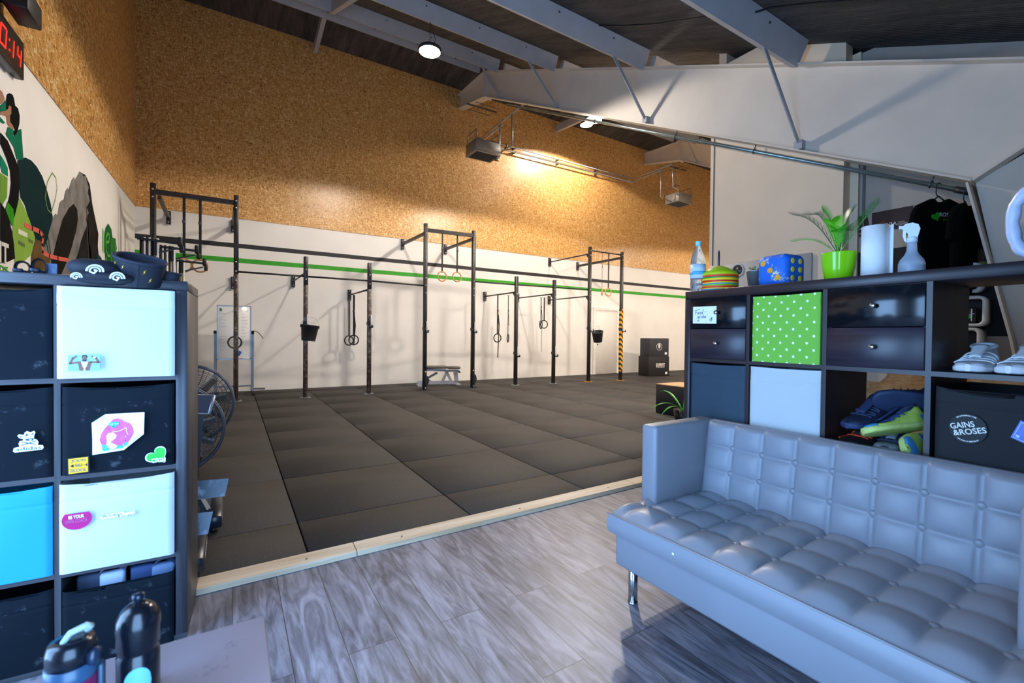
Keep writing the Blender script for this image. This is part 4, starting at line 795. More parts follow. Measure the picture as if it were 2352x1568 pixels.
for s_ in ([(.012, .074), (.042, .082)], [(.022, .076), (.018, .052)], [(.018, .064), (.027, .066)], [(.030, .066), (.031, .055), (.037, .055), (.038, .066), (.039, .055)], [(.043, .055), (.044, .066), (.050, .066), (.051, .055)], [(.062, .064), (.056, .066), (.054, .057), (.060, .055), (.064, .064)], [(.069, .082), (.063, .060), (.067, .055)], [(.082, .067), (.085, .068)],
           [(.026, .030), (.027, .032)], [(.040, .041), (.034, .044), (.031, .037), (.036, .033), (.041, .041)], [(.041, .043), (.040, .020), (.034, .014), (.033, .022)], [(.046, .033), (.047, .043), (.053, .043)], [(.056, .043), (.057, .033), (.063, .034), (.064, .043)], [(.068, .052), (.069, .034), (.075, .035), (.074, .041), (.069, .041)], [(.078, .038), (.085, .040), (.082, .044), (.078, .038), (.080, .034), (.087, .035)], [(.094, .052), (.095, .054)],
           [(.112, .030), (.110, .020), (.115, .013), (.122, .018), (.124, .030)], [(.116, .024), (.119, .034)], [(.120, .024), (.123, .036)]):
    q.stroke(s_, O, X, Z, .0022, .0004)
obj('paper_note', q, [wht, M('#1b2f52', .6)], i1, label='white paper note with the handwriting Fundgrube')
bg_ = fabric_box('light green fabric box with white dots in the dark shelf', RM, RT, cellx(1)+.012, .002, rz0, dots(), w=.312, h=.324, group=GR, slump=.004)
fabric_box('dark blue-grey fabric box below the drawers with the note', RM, RT, cellx(0)+.004, .006, rz1, gfab, group=GR, h=.326, slump=.004)
fabric_box('white fabric box below the green dotted one', RM, RT, cellx(1)+.004, .004, rz1, FAB_WHT, group=GR, h=.327, slump=.003)
b8 = fabric_box('black fabric box with round slogan sticker beside the shoe pile', RM, RT, cellx(3)+.012, .006, rz1, M('#10141a', .75, var=.15), w=.312, group=GR, h=.300, slump=.03)
def gains(q):
    O = lambda t: FO(.093, .160, t); q.m = 0; q.prism([(.049*math.cos(2*PI*k/40), .052*math.sin(2*PI*k/40)) for k in range(40)], O(0), X, Z, .0006)
    q.m = 1; u = Vector((math.cos(R(16)), 0, math.sin(R(16)))); v = Vector((-math.sin(R(16)), 0, math.cos(R(16))))
    q.text('GAINS', O(.001)-u*.043+v*.004, u, v, .064, .020, .0004, .012); q.text('&ROSES', O(.001)-u*.041-v*.020, u, v, .086, .020, .0004, .012)
    for txt, a0, a1, rr in (('Be strong. Be fun.', 128, 66, .043), ('Attitude is everything', 236, 306, .047)):
        for k, ch in enumerate(txt):
            if ch == ' ': continue
            a = R(a0+(a1-a0)*k/(len(txt)-1)); s_ = 1 if a1 < a0 else -1; c = O(.001)+Vector((rr*math.cos(a), 0, rr*math.sin(a))); vv = Vector((math.cos(a), 0, math.sin(a)))*s_; uu = Vector((vv.z, 0, -vv.x)); q.text(ch, c-uu*.001, uu, vv, None, .0045, .0003, .01)
sticker(b8, 'slogan_sticker', [M('#06080d', .6), wht], gains, 'round black sticker lettered in white')
def blu(q):
    a = R(-24); u = Vector((math.cos(a), 0, math.sin(a))); v = Vector((.34, 0, .94)); O = FO(.196, .150, 0); q.m = 0
    P = lambda x, y: O+u*x+v*y
    n_ = Vector((0, -1, 0))
    def quad(x0, x1, y0, y1, off): q.add([P(x0, y0)+n_*off, P(x1, y0)+n_*off, P(x1, y1)+n_*off, P(x0, y1)+n_*off], [[0, 1, 2, 3]])
    quad(0, .10, 0, .064, .0008); q.m = 1
    for (a_, b_, c_, d_) in ((.004, .096, .004, .0055), (.004, .096, .0585, .06), (.004, .0055, .004, .06), (.0945, .096, .004, .06), (.009, .017, .009, .017)): quad(a_, b_, c_, d_, .0014)
    q.text("IT'S NOT A", P(.016, .048)+n_*.0008, u, Vector((-u.z, 0, u.x)), .06, .007, .0006, .01); q.text('MUSCLE CLUB', P(.026, .026)+n_*.0008, u, Vector((-u.z, 0, u.x)), .06, .006, .0006, .01)
    for p_ in (((.024, .044), (.050, .020)), ((.076, .044), (.050, .020))): A_, B_ = P(*p_[0]), P(*p_[1]); q.tube([A_+n_*.0012, B_+n_*.0012], .0014, 6)
sticker(b8, 'blue_sticker', [M('#1c4fc4', .3, var=.3, nscale=60.), M('#bfe0f7', .5)], blu, 'tilted blue card sticker with crossed tools')
# shoes
def shoe(label, M4, kind, L=.29, group='shoes in the dark shelf'):
    C_ = {'white': ('#d3d7dc', '#e8ebee', '#c9cfd6'), 'blue': ('#1f2a44', '#27375c', '#0f1524'), 'navy': ('#1a2740', '#20304e', '#131c2e'), 'green': ('#b9d45c', '#c3d77a', '#1c2f4c'), 'black': ('#121217', '#17171b', '#e8502a'), 'grey': ('#56595f', '#7f8792', '#3a3e46')}[kind]
    t = thing('shoe', label, 'shoe', M4.to_translation(), M4.to_euler(), group)
    wd = lambda s: (.030+.020*math.sin(PI*min(1, s*1.02))**.6+.006*math.exp(-((s-.72)/.16)**2))*min(1, (1-s)/.06+.05)**.5*min(1, s/.05+.25)**.5
    ht = lambda s: .040+.058*max(0, 1-s/.62)**.8+.012*math.exp(-((s-.08)/.08)**2)-.012*max(0, (s-.8)/.2)**2
    sp = lambda s: .006*max(0, (s-.75)/.25)**2
    def sec(u, v, z0, z1, k=1., p=.75):
        a = PI*v; x = math.cos(a); y = math.sin(a); sx = math.copysign(abs(x)**p, x)
        return Vector((sx*wd(u)*k, (u-.5)*L, z0+sp(u)*1.+(z1-z0)*y**.8))
    q = MB(); q.grid(lambda u, v: sec(u, v, .022, ht(u), .97), 26, 18); up = obj('upper', q, M(C_[0], .7, var=.12, nscale=30.), t)
    q = MB()
    for k in range(25):
        pass
    q.grid(lambda u, v: Vector((math.cos(2*PI*v)*1.0, 0, 0))*0+Vector((math.copysign(abs(math.cos(2*PI*v))**.5, math.cos(2*PI*v))*wd(u)*1.06, (u-.5)*L*1.03, sp(u)+.013+math.copysign(abs(math.sin(2*PI*v))**.5, math.sin(2*PI*v))*.013)), 26, 21)
    for e in (0, 1): q.add([Vector((math.copysign(abs(math.cos(2*PI*j/20))**.5, math.cos(2*PI*j/20))*wd(e)*1.06, (e-.5)*L*1.03, sp(e)+.013+math.copysign(abs(math.sin(2*PI*j/20))**.5, math.sin(2*PI*j/20))*.013)) for j in range(20)], [list(range(20))])
    obj('sole', q, M(C_[1], .6, var=.1, nscale=25.), t, label='paler sole')
    q = MB(); q.grid(lambda u, v: Vector((.026*math.cos(2*PI*u), -.088*L/.29+.045*math.sin(2*PI*u), .094-.012*math.sin(2*PI*u)-.03*v)), 24, 3, closeu=True); q.ring((0, -.088, .094), (0, .25, 1), .034, .006, 24, 6); obj('collar', q, M(C_[2] if kind != 'black' else '#222228', .8), t)
    q = MB(); q.grid(lambda u, v: Vector(((v-.5)*.045*(1-.3*u), -.045+.10*u, .098-.042*u+.004*math.sin(PI*v))), 10, 5); o = obj('tongue', q, M(C_[1] if kind != 'green' else '#22385c', .8), t); o.modifiers.new('thickness', 'SOLIDIFY').thickness = .004
    if kind == 'white':
        for s_, w_ in ((.36, .030), (.50, .014), (.58, .014), (.68, .026)):
            q = MB(); q.grid(lambda u, v: sec(s_-.5*w_/L+u*w_/L, .06+.88*v, .028, ht(s_)+.006, 1.04), 3, 16); o = obj('strap', q, M('#e9edf0', .5), t); o.modifiers.new('thickness', 'SOLIDIFY').thickness = .004
    else:
        for k in range(6):
            s_ = .40+.055*k; q = MB(); a = 1 if k % 2 else -1
            q.tube([sec(s_+a*(v-.5)*.05, .2+.6*v, .03, ht(s_)+.004, 1.0)+Z*.002 for v in [i/8 for i in range(9)]], .003, 6); obj('lace', q, M({'green': '#1e3f78', 'black': '#e8502a'}.get(kind, '#2b3a5c'), .7), t)
        if kind in ('green', 'grey'): 
            for u0, ul, kz, ka in ((.86, .13, 1., .003), (.01, .14, .75, 0)): q = MB(); q.grid(lambda u, v: sec(u0+ul*u, v, .024, ht(u0+ul*u)*kz+ka, 1.02), 6, 14); obj('bumper', q, M('#3f86b4' if kind == 'green' else C_[1], .5), t)
        if kind == 'black': q = MB(); q.tube([sec(u, .16, .03, ht(u), 1.02) for u in [.1+.8*i/12 for i in range(13)]], .003, 6); obj('accent_line', q, M('#ee4a24', .5), t)
    return t
def pose(x, y, z, yaw, pitch=0., roll=0.): return RM @ Matrix.Translation((x, y, z)) @ Euler((R(pitch), R(roll), R(yaw))).to_matrix().to_4x4()
shoe('left white sneaker with hook straps, toe towards the sofa', pose(cellx(3)+.085, .165, rz0+.001, 184), 'white', .30)
shoe('right white sneaker with hook straps, toe towards the sofa', pose(cellx(3)+.205, .165, rz0+.001, 176), 'white', .30)
cx3 = cellx(2)
shoe('black trainer with an orange line at the bottom of the shoe pile', pose(cx3+.085, .165, rz1+.001, 172), 'black')
shoe('grey trainer lying at the middle of the pile bottom', pose(cx3+.185, .175, rz1+.002, 188), 'grey')
shoe('dark blue trainer set toe-forward on the black one', pose(cx3+.105, .15, rz1+.108, 172, -9), 'blue')
shoe('lower lime-green trainer with blue laces at the right of the pile', pose(cx3+.275, .17, rz1+.035, 172, 0, -62), 'green')
shoe('upper lime-green trainer with blue laces lying on its side', pose(cx3+.215, .12, rz1+.088, 146, -8, 30), 'green', .26)
shoe('navy trainer tipped over on top, showing its sole', pose(cx3+.225, .20, rz1+.200, 132, 6, 66), 'navy', .24)
# ---- along the top
T0 = RTOP
def top_thing(name, label, cat, x, y, rot=0., group=None): return thing(name, label, cat, at(RM, x, y, T0), RT+rot, group)
t = top_thing('water_bottle', 'clear plastic water bottle with a pale blue cap at the shelf end', 'bottle', .045, .05)
q = MB(); q.lathe([(.030, 0), (.040, .008), (.041, .05), (.039, .06), (.041, .07), (.041, .17), (.036, .20), (.024, .235), (.013, .255), (.013, .27)], 32); obj('bottle_body', q, plastic('#e9eef2', .06, .92, 1., 1.25), t)
q = MB(); q.lathe([(.0415, .075), (.0418, .075), (.0418, .155), (.0415, .155)], 32); lb = obj('label', q, M('#cfe3f3', .4), t)
q = MB(); q.lathe([(.0422, .095), (.0423, .095), (.0423, .115), (.0422, .115)], 32); obj('label_stripe', q, M('#58b5e2', .4), lb)
q = MB(); q.lathe([(.0, .002), (.036, .008), (.038, .045), (0, .046)], 24); obj('water', q, plastic('#dfeaf0', .05, .9, 1., 1.33), t)
q = MB(); q.lathe([(.015, .262), (.0155, .285), (.014, .289), (0, .289)], 20); obj('cap', q, M('#8fd6e6', .4), t)
stack = ['#1190e0', '#f3dc1e', '#e8311c', '#f0761a', '#6fc028', '#2b78c8', '#f2d91c', '#e4281a', '#e4281a', '#f3dc1e', '#f6c915', '#2f8f3c', '#e8311c', '#f0701a', '#b8d916']
cn = {'#1190e0': 'bright blue', '#f3dc1e': 'yellow', '#e8311c': 'red', '#f0761a': 'orange', '#6fc028': 'green', '#2b78c8': 'blue', '#f2d91c': 'yellow', '#e4281a': 'red', '#f6c915': 'amber', '#2f8f3c': 'dark green', '#f0701a': 'orange', '#b8d916': 'lime'}
CX, CY = .128, .128
for k, hx in enumerate(stack):
    t = thing('marker_cone', '%s marker cone, %s of the stack on the dark shelf' % (cn[hx], ORD[len(stack)-1-k] if k < len(stack)-1 else 'topmost'), 'cone', at(RM, CX+random.uniform(-.002, .002), CY+random.uniform(-.002, .002), T0+.0005+.0062*k), (R(random.uniform(-.7, .7)), R(random.uniform(-.7, .7)), 0), 'marker cones stacked on the dark shelf')
    q = MB(); q.lathe([(.098, 0), (.1, .004), (.092, .016), (.06, .036), (.026, .055), (.0245, .0535), (.058, .033), (.09, .012), (.096, .0)], 40); obj('disc', q, M(hx, .45, var=.04), t)
t = thing('cone_holder', 'dark spike of the holder poking up through the stacked cones', 'holder', at(RM, CX-.005, CY, T0)); q = MB(); q.tube([(0, 0, .0), (0, 0, .19), (.001, 0, .225), (0, 0, .235)], .005, 8, rs=[.006, .006, .005, .001]); obj('spike', q, M('#1b2436', .3), t)
t = top_thing('metal_pot', 'small zinc pot with a withered plant between cones and die', 'pot', .287, .21); q = MB(); q.lathe([(0, 0), (.030, 0), (.043, .098), (.046, .1), (.046, .104), (.041, .104), (.030, .09), (0, .088)], 28); obj('pot_body', q, GALV, t)
q = MB(); q.lathe([(0, .088), (.04, .09)], 16); obj('soil', q, M('#3b2c20', .9), t)
for k in range(5): a = k*1.3; q = MB(); q.tube([(.0, 0, .085), (.015*math.cos(a), .015*math.sin(a), .115), (.03*math.cos(a), .03*math.sin(a), .122)], .003, 6, rs=[.002, .003, .006]); obj('leaf', q, M('#75804a', .6), t)
# foam die
DW = scuffed('#0b67d0', '#e9e3b0', .57, .63, .6, 14.); s_ = .165
t = top_thing('foam_die', 'big worn blue foam die with yellow pips', 'die', .432, .20, R(-6)); q = MB(); q.box(-s_/2, s_/2, -s_/2, s_/2, 0, s_, .036, 6); obj('body', q, DW, t)
for (px_, pz) in ((-.040, .122), (0, .083), (.040, .044)): q = MB(); q.lathe([(.0145, -.002), (.0145, .0012), (.012, .002), (0, .002)], 20, (0, 0, 0), Matrix.Translation((px_, -s_/2, pz)) @ Matrix.Rotation(R(90), 4, 'X')); obj('pip', q, M('#f3a91c', .6), t)
for px_ in (-.03, .028):
    for pz in (.04, .083, .126): q = MB(); q.lathe([(.014, -.002), (.014, .0012), (.012, .002), (0, .002)], 20, (0, 0, 0), Matrix.Translation((s_/2, px_, pz)) @ Matrix.Rotation(R(90), 4, 'Y')); obj('pip', q, M('#f3cf3c', .6), t)
for (px_, py_) in ((-.03, .03), (.03, -.03)): q = MB(); q.lathe([(.014, -.002), (.014, .0015), (0, .002)], 20, (px_, py_, s_)); obj('pip', q, M('#f3cf3c', .6), t)
# potted sago palm
t = top_thing('potted_palm', 'small sago palm in a glossy lime green pot', 'plant', .710, .17); q = MB(); q.lathe([(0, 0), (.047, 0), (.052, .004), (.064, .07), (.069, .13), (.069, .133), (.064, .133), (.059, .11), (0, .108)], 40); obj('pot', q, M('#86d414', .12, var=.02), t)
q = MB(); q.lathe([(0, .106), (.03, .112), (.06, .108)], 20); obj('soil', q, M('#4a3526', .9), t)
q = MB(); q.lathe([(.022, .1), (.024, .115), (.015, .135), (0, .14)], 14); obj('trunk', q, M('#8a6a48', .9, bmp=.5), t)
for k in range(9): a = k*.7; q = MB(); q.tube([(.014*math.cos(a), .014*math.sin(a), .118), (.028*math.cos(a), .028*math.sin(a), .140)], .002, 5, rs=[.003, .0008]); obj('old_scale', q, M('#b08a63', .9), t)
def frond(tip, rise, hx, wd, n=32, droop=0.):
    tip = Vector(tip); base = Vector((0, 0, .125)); L = (tip-base).length; side0 = Vector((-tip.y, tip.x, 0)); side0 = side0.normalized() if side0.length > .01 else Y
    P = lambda s: base.lerp(tip, s)+Vector((0, 0, rise*math.sin(PI*s)-droop*s*s))
    q = MB(); q.tube([P(i/12) for i in range(13)], .0016, 5, rs=[.0024-.0019*i/12 for i in range(13)]); st = obj('frond', q, M(hx, .45), t)
    q = MB()
    for i in range(n):
        s = .16+.84*i/n; d = (P(min(1, s+.03))-P(s-.03)).normalized(); sd = (side0-d*side0.dot(d)).normalized(); up = sd.cross(d)
        if up.z < 0: up = -up
        ln = 1.25*wd*math.sin(PI*min(1, (s-.08)*1.02))**.55+.006
        for sg in (-1, 1):
            tp = P(s)+(sd*sg*.8+d*.75+up*.22)*ln; w = d*.0017; q.add([P(s)-w, P(s)+w, P(s).lerp(tp, .6)+w*.9, tp, P(s).lerp(tp, .6)-w*.9], [[0, 1, 2, 3, 4]])
    obj('leaflets', q, M(hx, .4, var=.2, nscale=30.), st, fix=False)
for tip, rise, hx, wd, dr in (((-.215, .02, .225), .035, '#8fcf5a', .028, 0), ((-.205, -.01, .355), .05, '#14663f', .044, 0), ((-.145, .03, .345), .07, '#1c6b3e', .044, 0), ((-.055, -.03, .335), .045, '#2f9a1e', .046, 0), ((.042, .03, .325), .045, '#1f7a3a', .042, 0), ((.150, .01, .335), .012, '#2a8f2a', .044, 0), ((.012, -.10, .27), .04, '#5fc016', .040, 0), ((-.03, .14, .26), .06, '#237a35', .04, 0), ((.02, -.06, .225), .05, '#3aa51a', .038, 0)): frond(tip, rise, hx, wd, droop=dr)
# paper towel
t = top_thing('paper_towel_roll', 'white paper towel roll standing beside the palm', 'paper towel', .851, .16, R(0)); q = MB(); q.lathe([(.016, 0), (.046, 0), (.046, .226), (.016, .226), (.016, 0)], 40); obj('roll', q, M('#f4f6f7', .85, bmp=.5, nscale=12., var=.01), t)
q = MB(); q.grid(lambda u, v: Vector((.03+.034*u+.004*math.sin(3*u), .034-.025*u, .226*v+.002*u)), 8, 12); o = obj('loose_sheet', q, M('#f1f4f6', .85, bmp=.4, nscale=12., var=.01), t); o.modifiers.new('thickness', 'SOLIDIFY').thickness = .001
q = MB(); q.lathe([(.0155, .002), (.0165, .002), (.0165, .224), (.0155, .224)], 20); obj('core', q, M('#b89b78', .9), t)
# spray bottle
t = top_thing('spray_bottle', 'frosted trigger spray bottle next to the paper towel', 'bottle', .984, .15, R(200)); FRO = plastic('#cfe2f4', .35, .55)
q = MB(); q.lathe([(0, 0), (.041, 0), (.043, .006), (.043, .045), (.038, .062), (.024, .082), (.0175, .098), (.0155, .125), (.0155, .137)], 32); obj('bottle_body', q, FRO, t)
q = MB(); q.lathe([(0, .002), (.040, .004), (.040, .040), (0, .041)], 24); obj('liquid', q, plastic('#bcd8f2', .1, .7, 1., 1.33), t)
q = MB(); q.lathe([(.018, .134), (.018, .152), (.015, .156), (0, .156)], 20); obj('collar', q, M('#dfeaf5', .4), t)
q = MB(); q.prism([(-.016, .150), (.012, .150), (.014, .172), (.030, .186), (.032, .200), (.022, .210), (.0, .213), (-.018, .204), (-.024, .186), (-.020, .168)], (0, .009, 0), X, Z, .018); obj('sprayer_head', q, M('#e6f0f8', .35), t)
q = MB(); q.prism([(.018, .186), (.028, .188), (.030, .165), (.024, .142), (.018, .136), (.020, .160)], (0, .006, 0), X, Z, .012); obj('trigger', q, M('#f4f8fb', .35), t)
q = MB(); q.cyl((.03, 0, .199), (.042, 0, .199), .007, 14); obj('nozzle', q, wht, t)
q = MB(); u_ = Vector((0, 1, 0)); q.text('G', Vector((.0, .0, .0))+Vector((-.030, -.030, .016)), Vector((.7, -.7, 0)), Z, .018, .026, .001, .0); obj('letter', q, M('#1b2c4c', .5), t)
# jug with white handle
t = top_thing('water_jug', 'dark teal jug with a thick white grip handle at the near shelf end', 'jug', 1.392, .10, 0); q = MB(); q.lathe([(0, 0), (.062, 0), (.07, .01), (.07, .115), (.068, .125), (0, .128)], 36); obj('jug_body', q, M('#0f3c4c', .25), t)
hp = [(-.048, 0, .262), (-.086, 0, .248), (-.112, 0, .205), (-.118, 0, .145), (-.110, 0, .085), (-.094, 0, .045), (-.068, 0, .030)]
q = MB(); fine = []
for i in range(len(hp)-1):
    for k in range(6): fine.append(Vector(hp[i]).lerp(Vector(hp[i+1]), k/6))
fine.append(Vector(hp[-1])); q.tube(fine, .018, 14, rs=[.0178+.0013*math.sin(i*.95) for i in range(len(fine))]); obj('grip_handle', q, M('#c9d4ee', .35, var=.02), t)
q = MB(); q.lathe([(.055, .126), (.052, .16), (.03, .20), (.03, .262), (.0, .268)], 28); obj('lid', q, M('#a9b3c6', .35), t)
# ============================================================ TABLE AND DRINKING BOTTLES
tb = thing('low_table', 'low table with a pale scratched board top in the near left corner', 'table', (-.45, 1.15, ZF))
q = MB(); q.box(-.62, .523, -.25, .204, .452, .48, .004, 2); obj('table_top', q, scuffed('#7e7884', '#565264', .60, .72, .5, 5.), tb)
for sx in (-.56, .46):
    for sy in (-.2, .15): q = MB(); q.box(sx-.02, sx+.02, sy-.02, sy+.02, 0, .452); obj('leg', q, M('#4a4648', .6), tb)
TZ = .45
t = thing('drinking_bottle', 'black domed sports bottle with a pale blue round label', 'bottle', (-.165, 1.19, TZ), R(20), 'bottles on the low table'); BK = M('#0c1018', .22, var=.02)
q = MB(); q.lathe([(0, 0), (.042, 0), (.045, .004), (.045, .10), (.041, .106), (.041, .112), (.045, .118), (.0445, .15), (.047, .165), (.045, .185), (.036, .203), (.022, .214), (.012, .217)], 40); obj('bottle_body', q, BK, t)
q = MB(); q.lathe([(.011, .214), (.010, .222), (.0135, .226), (.0135, .236), (.010, .238), (0, .238)], 24); obj('mouthpiece', q, M('#1b2130', .2, .4), t)
q = MB(); q.grid(lambda u, v: Vector((.0456*math.cos(R(-105)+(u-.5)*1.3), .0456*math.sin(R(-105)+(u-.5)*1.3), .045+.04*(v-.5)*2*math.sqrt(max(0, 1-(2*u-1)**2)))), 20, 4); obj('round_label', q, M('#6fb9cc', .4), t); t.scale = (.8, .8, .88)
t = thing('drinking_bottle', 'dark red bottle with a black flip lid and pale carry loop', 'bottle', (-.252, 1.125, TZ), R(0), 'bottles on the low table')
q = MB(); q.lathe([(0, 0), (.045, 0), (.047, .005), (.047, .105), (.044, .118), (0, .12)], 40); obj('bottle_body', q, plastic('#7c1f4e', .25, .2), t)
q = MB(); q.lathe([(.0455, .112), (.0465, .118), (.0465, .140), (.043, .142)], 40); obj('lid_ring', q, M('#2b4a68', .3), t)
q = MB(); q.lathe([(.044, .14), (.045, .165), (.040, .180), (.02, .184), (0, .184)], 40); obj('lid', q, BK, t)
q = MB(); q.cyl((.038, -.02, .150), (.052, -.028, .150), .016, 20); obj('hinge', q, M('#17263c', .3), t)
q = MB(); q.tube([(-.012, -.012, .182), (0, -.012, .198), (.028, -.006, .204), (.034, 0, .198), (.026, .006, .190)], .006, 8); obj('carry_loop', q, M('#9fb4b8', .4), t)
q = MB(); q.box(.047, .058, -.012, .012, .03, .125, .003, 1); obj('clip_strap', q, M('#2c4358', .4), t); t.scale = (.8, .8, 1.0)
# ============================================================ ENTRANCE WALL: POSTERS, SHIRTS, BANNER, CUBES
XW = 5.24; mY = Vector((0, -1, 0))          # wall face; u runs towards the camera, i.e. to the right in view
def wall_o(y, z, off=.0): return Vector((XW-off, y, z))
POS = M('#2a1a1c', .4, var=.5, nscale=5.); cream = M('#cfc8be', .5)
t = thing('poster', 'dark poster lettered NINJA on the grey entrance wall', 'poster', wall_o(1.74, 2.32)); q = MB(); q.prism([(0, 0), (.31, .0), (.31, .19), (0, .19)], wall_o(1.897, 2.225), mY, Z, .004); obj('sheet', q, POS, t, True)
q = MB(); q.text('NINJA', wall_o(1.835, 2.252, .006), mY, Z, .135, .045, .0004, .02); q.text('WARRIOR', wall_o(1.695, 2.279, .006), mY, Z, .05, .012, .0004, .01); q.text('DOWN', wall_o(1.695, 2.254, .006), mY, Z, .075, .022, .0004, .01); obj('lettering', q, cream, t, True)
q = MB(); q.stroke([(.06, .07), (.11, .10)], wall_o(1.9, 2.225, .005), mY, Z, .008); obj('red_mark', q, M('#a02c28', .5), t, True)
t = thing('poster', 'black poster lettered You Go You beside the darker one, behind the palm', 'poster', wall_o(1.95, 2.30)); q = MB(); q.prism([(0, 0), (.135, .02), (.10, .212), (0, .215)], wall_o(2.035, 2.19), mY, Z, .004); obj('sheet', q, M('#151317', .4), t, True)
q = MB(); q.text('You Go', wall_o(2.025, 2.27, .006), mY, Z, .085, .026, .0004, .02); q.text('You', wall_o(2.025, 2.225, .006), mY, Z, .045, .026, .0004, .02); obj('lettering', q, cream, t, True); q = MB(); q.stroke([(.01, .012), (.05, .012)], wall_o(2.035, 2.19, .005), mY, Z, .004); obj('rule_line', q, cream, t, True)
t = thing('paper_sign', 'cream paper sign with handwriting beside the hanging shirt', 'sign', wall_o(1.55, 2.12)); q = MB(); q.prism([(0, 0), (.26, .0), (.26, .135), (0, .15)], wall_o(1.66, 2.056), mY, Z, .003); obj('sheet', q, M('#b5a894', .7), t, True)
q = MB(); q.text('GREEN', wall_o(1.635, 2.105, .0045), mY, Z, .10, .018, .0004); q.text('HEART', wall_o(1.585, 2.072, .0045), mY, Z, .10, .018, .0004); obj('handwriting', q, M('#2f2722', .6), t, True)
q = MB()
for k in range(3): q.stroke([(.03, .12-.012*k), (.16, .125-.012*k)], wall_o(1.66, 2.062, .004), mY, Z, .005)
obj('printed_lines', q, M('#8a5a28', .6), t, True)
t = thing('wall_banner', 'large black banner with yellow-green block letters behind the shirts', 'banner', wall_o(1.5, 1.64)); q = MB(); q.box(XW-.006, XW, .85, 2.01, 1.235, 2.05); obj('cloth', q, M('#0c0b0e', .7), t, True)
LG = scuffed('#7f8a4c', '#4d5630', .5, .6, .8, 40.); q = MB()
for rect in ((1.565, 1.525, 1.94, 1.985), (1.525, 1.505, 1.89, 1.99), (1.565, 1.505, 1.80, 1.84), (1.492, 1.46, 1.80, 1.99), (1.46, 1.425, 1.955, 1.99), (1.46, 1.42, 1.89, 1.91), (1.49, 1.43, 1.70, 1.765), (1.275, 1.245, 1.86, 1.99), (1.30, 1.28, 1.85, 1.87), (1.255, 1.17, 1.74, 1.835), (1.155, 1.07, 1.74, 1.845)):
    y1, y2, za, zb = rect
    if rect[0] == 1.275: obj('lettering', q, LG, t, True); q = MB()
    q.box(XW-.0085, XW-.006, y2, y1, za, zb)
q.prism([(0, 0), (.06, .035), (.06, -.02), (.03, -.02)], wall_o(1.125, 1.905, .0065), mY, Z, .002)
obj('lettering', q, LG, t, True); q = MB()
q.stroke([(0, .02), (.02, .03), (.02, .05), (.0, .06), (.03, .075), (.02, .10), (.04, .095), (.05, .12)][::-1], wall_o(1.80, 1.86, .0065), mY, Z, .003, .001); q.stroke([(.05, .12), (.03, .14), (.06, .17), (.03, .19), (.02, .22), (.01, .24)], wall_o(1.80, 1.76, .0065), mY, Z, .003, .001)
obj('outline_drawing', q, M('#c9c6c0', .7), t, True)
TSH = M('#060608', .9, spec=.1)
def shirt(label, y, zr, yaw, logo):
    t = thing('t_shirt', label, 'shirt', (5.0, y, zr), yaw, 'shirts hanging from the rail')
    # local x across the shoulders, y = thickness, z down from the rail
    def sil(z):                                    # half width at height z below the collar
        if z < .07: return .075+.125*(z/.07)**.6
        if z < .25: return .20+.055*((z-.07)/.18)
        return None
    q = MB()
    body = [(-.07, -.105), (-.04, -.135), (.04, -.135), (.07, -.105), (.19, -.16), (.225, -.22), (.262, -.40), (.19, -.425), (.170, -.36), (.165, -.82), (-.165, -.82), (-.170, -.36), (-.19, -.425), (-.262, -.40), (-.225, -.22), (-.19, -.16)]
    for s_ in (-1, 1):
        pass
    b = bmesh.new(); n = len(body); rows = []
    for (yy, k) in ((-.028, .93), (-.04, .6), (-.012, 1.0), (.012, 1.0), (.04, .6)): pass
    q.prism(body, (0, -.022, 0), X, Z, .0001); q = MB()
    ring_ = [[Vector((x*sc, yy, -.45+(z+.45)*(1-(1-sc)*.25))) for x, z in body] for yy, sc in ((-.035, .86), (-.024, .97), (0, 1.0), (.024, .97), (.035, .86))]
    vs = [p for r_ in ring_ for p in r_]; fs = [[r_*n+i, r_*n+(i+1) % n, (r_+1)*n+(i+1) % n, (r_+1)*n+i] for r_ in range(4) for i in range(n)]
    fs += [list(range(n)), [4*n+i for i in range(n)]]; q.add(vs, fs, False); o = obj('garment', q, TSH, t); bv = o.modifiers.new('soft', 'BEVEL'); bv.width = .006; bv.segments = 2
    if logo:
        q = MB(); q.m = 0; q.prism(heartpts(.0024, -.055, -.262, R(25)), (0, -.0365, 0), X, Z, .001); q.m = 1; q.text('ROSSFIT', (-.025, -.0365, -.262), X, Z, .15, .034, .001, .02); q.m = 0; q.text('GRÜN', (.0, -.0365, -.293), X, Z, .07, .018, .001); obj('chest_print', q, [M('#1fae1f', .5), M('#c9cbd6', .5)], t)
    h = thing('clothes_hanger', label.replace('black t-shirt', 'black hanger carrying the black t-shirt'), 'hanger', (5.0, y, zr), yaw, 'hangers on the rail'); q = MB()
    q.tube([(.022*math.cos(a), 0, .0+.026*math.sin(a)) for a in [R(-30+210*i/12) for i in range(13)]]+[(-.022, 0, -.05), (-.018, 0, -.075), (0, 0, -.085)], .004, 8)
    q.tube([(0, 0, -.083), (-.05, 0, -.12), (-.17, 0, -.165)], .0055, 8); q.tube([(0, 0, -.083), (.05, 0, -.12), (.17, 0, -.165)], .0055, 8); obj('hook_and_arms', q, BLK, h)
shirt('black t-shirt with a small green heart logo, hung on the rail', 1.35, rb(1.35)+.0, R(-30), True)
shirt('plain black t-shirt hung nearest the white steel column', 1.19, rb(1.19)+.0, R(-6), False)
PLW = M('#eceae6', .25, var=.01)
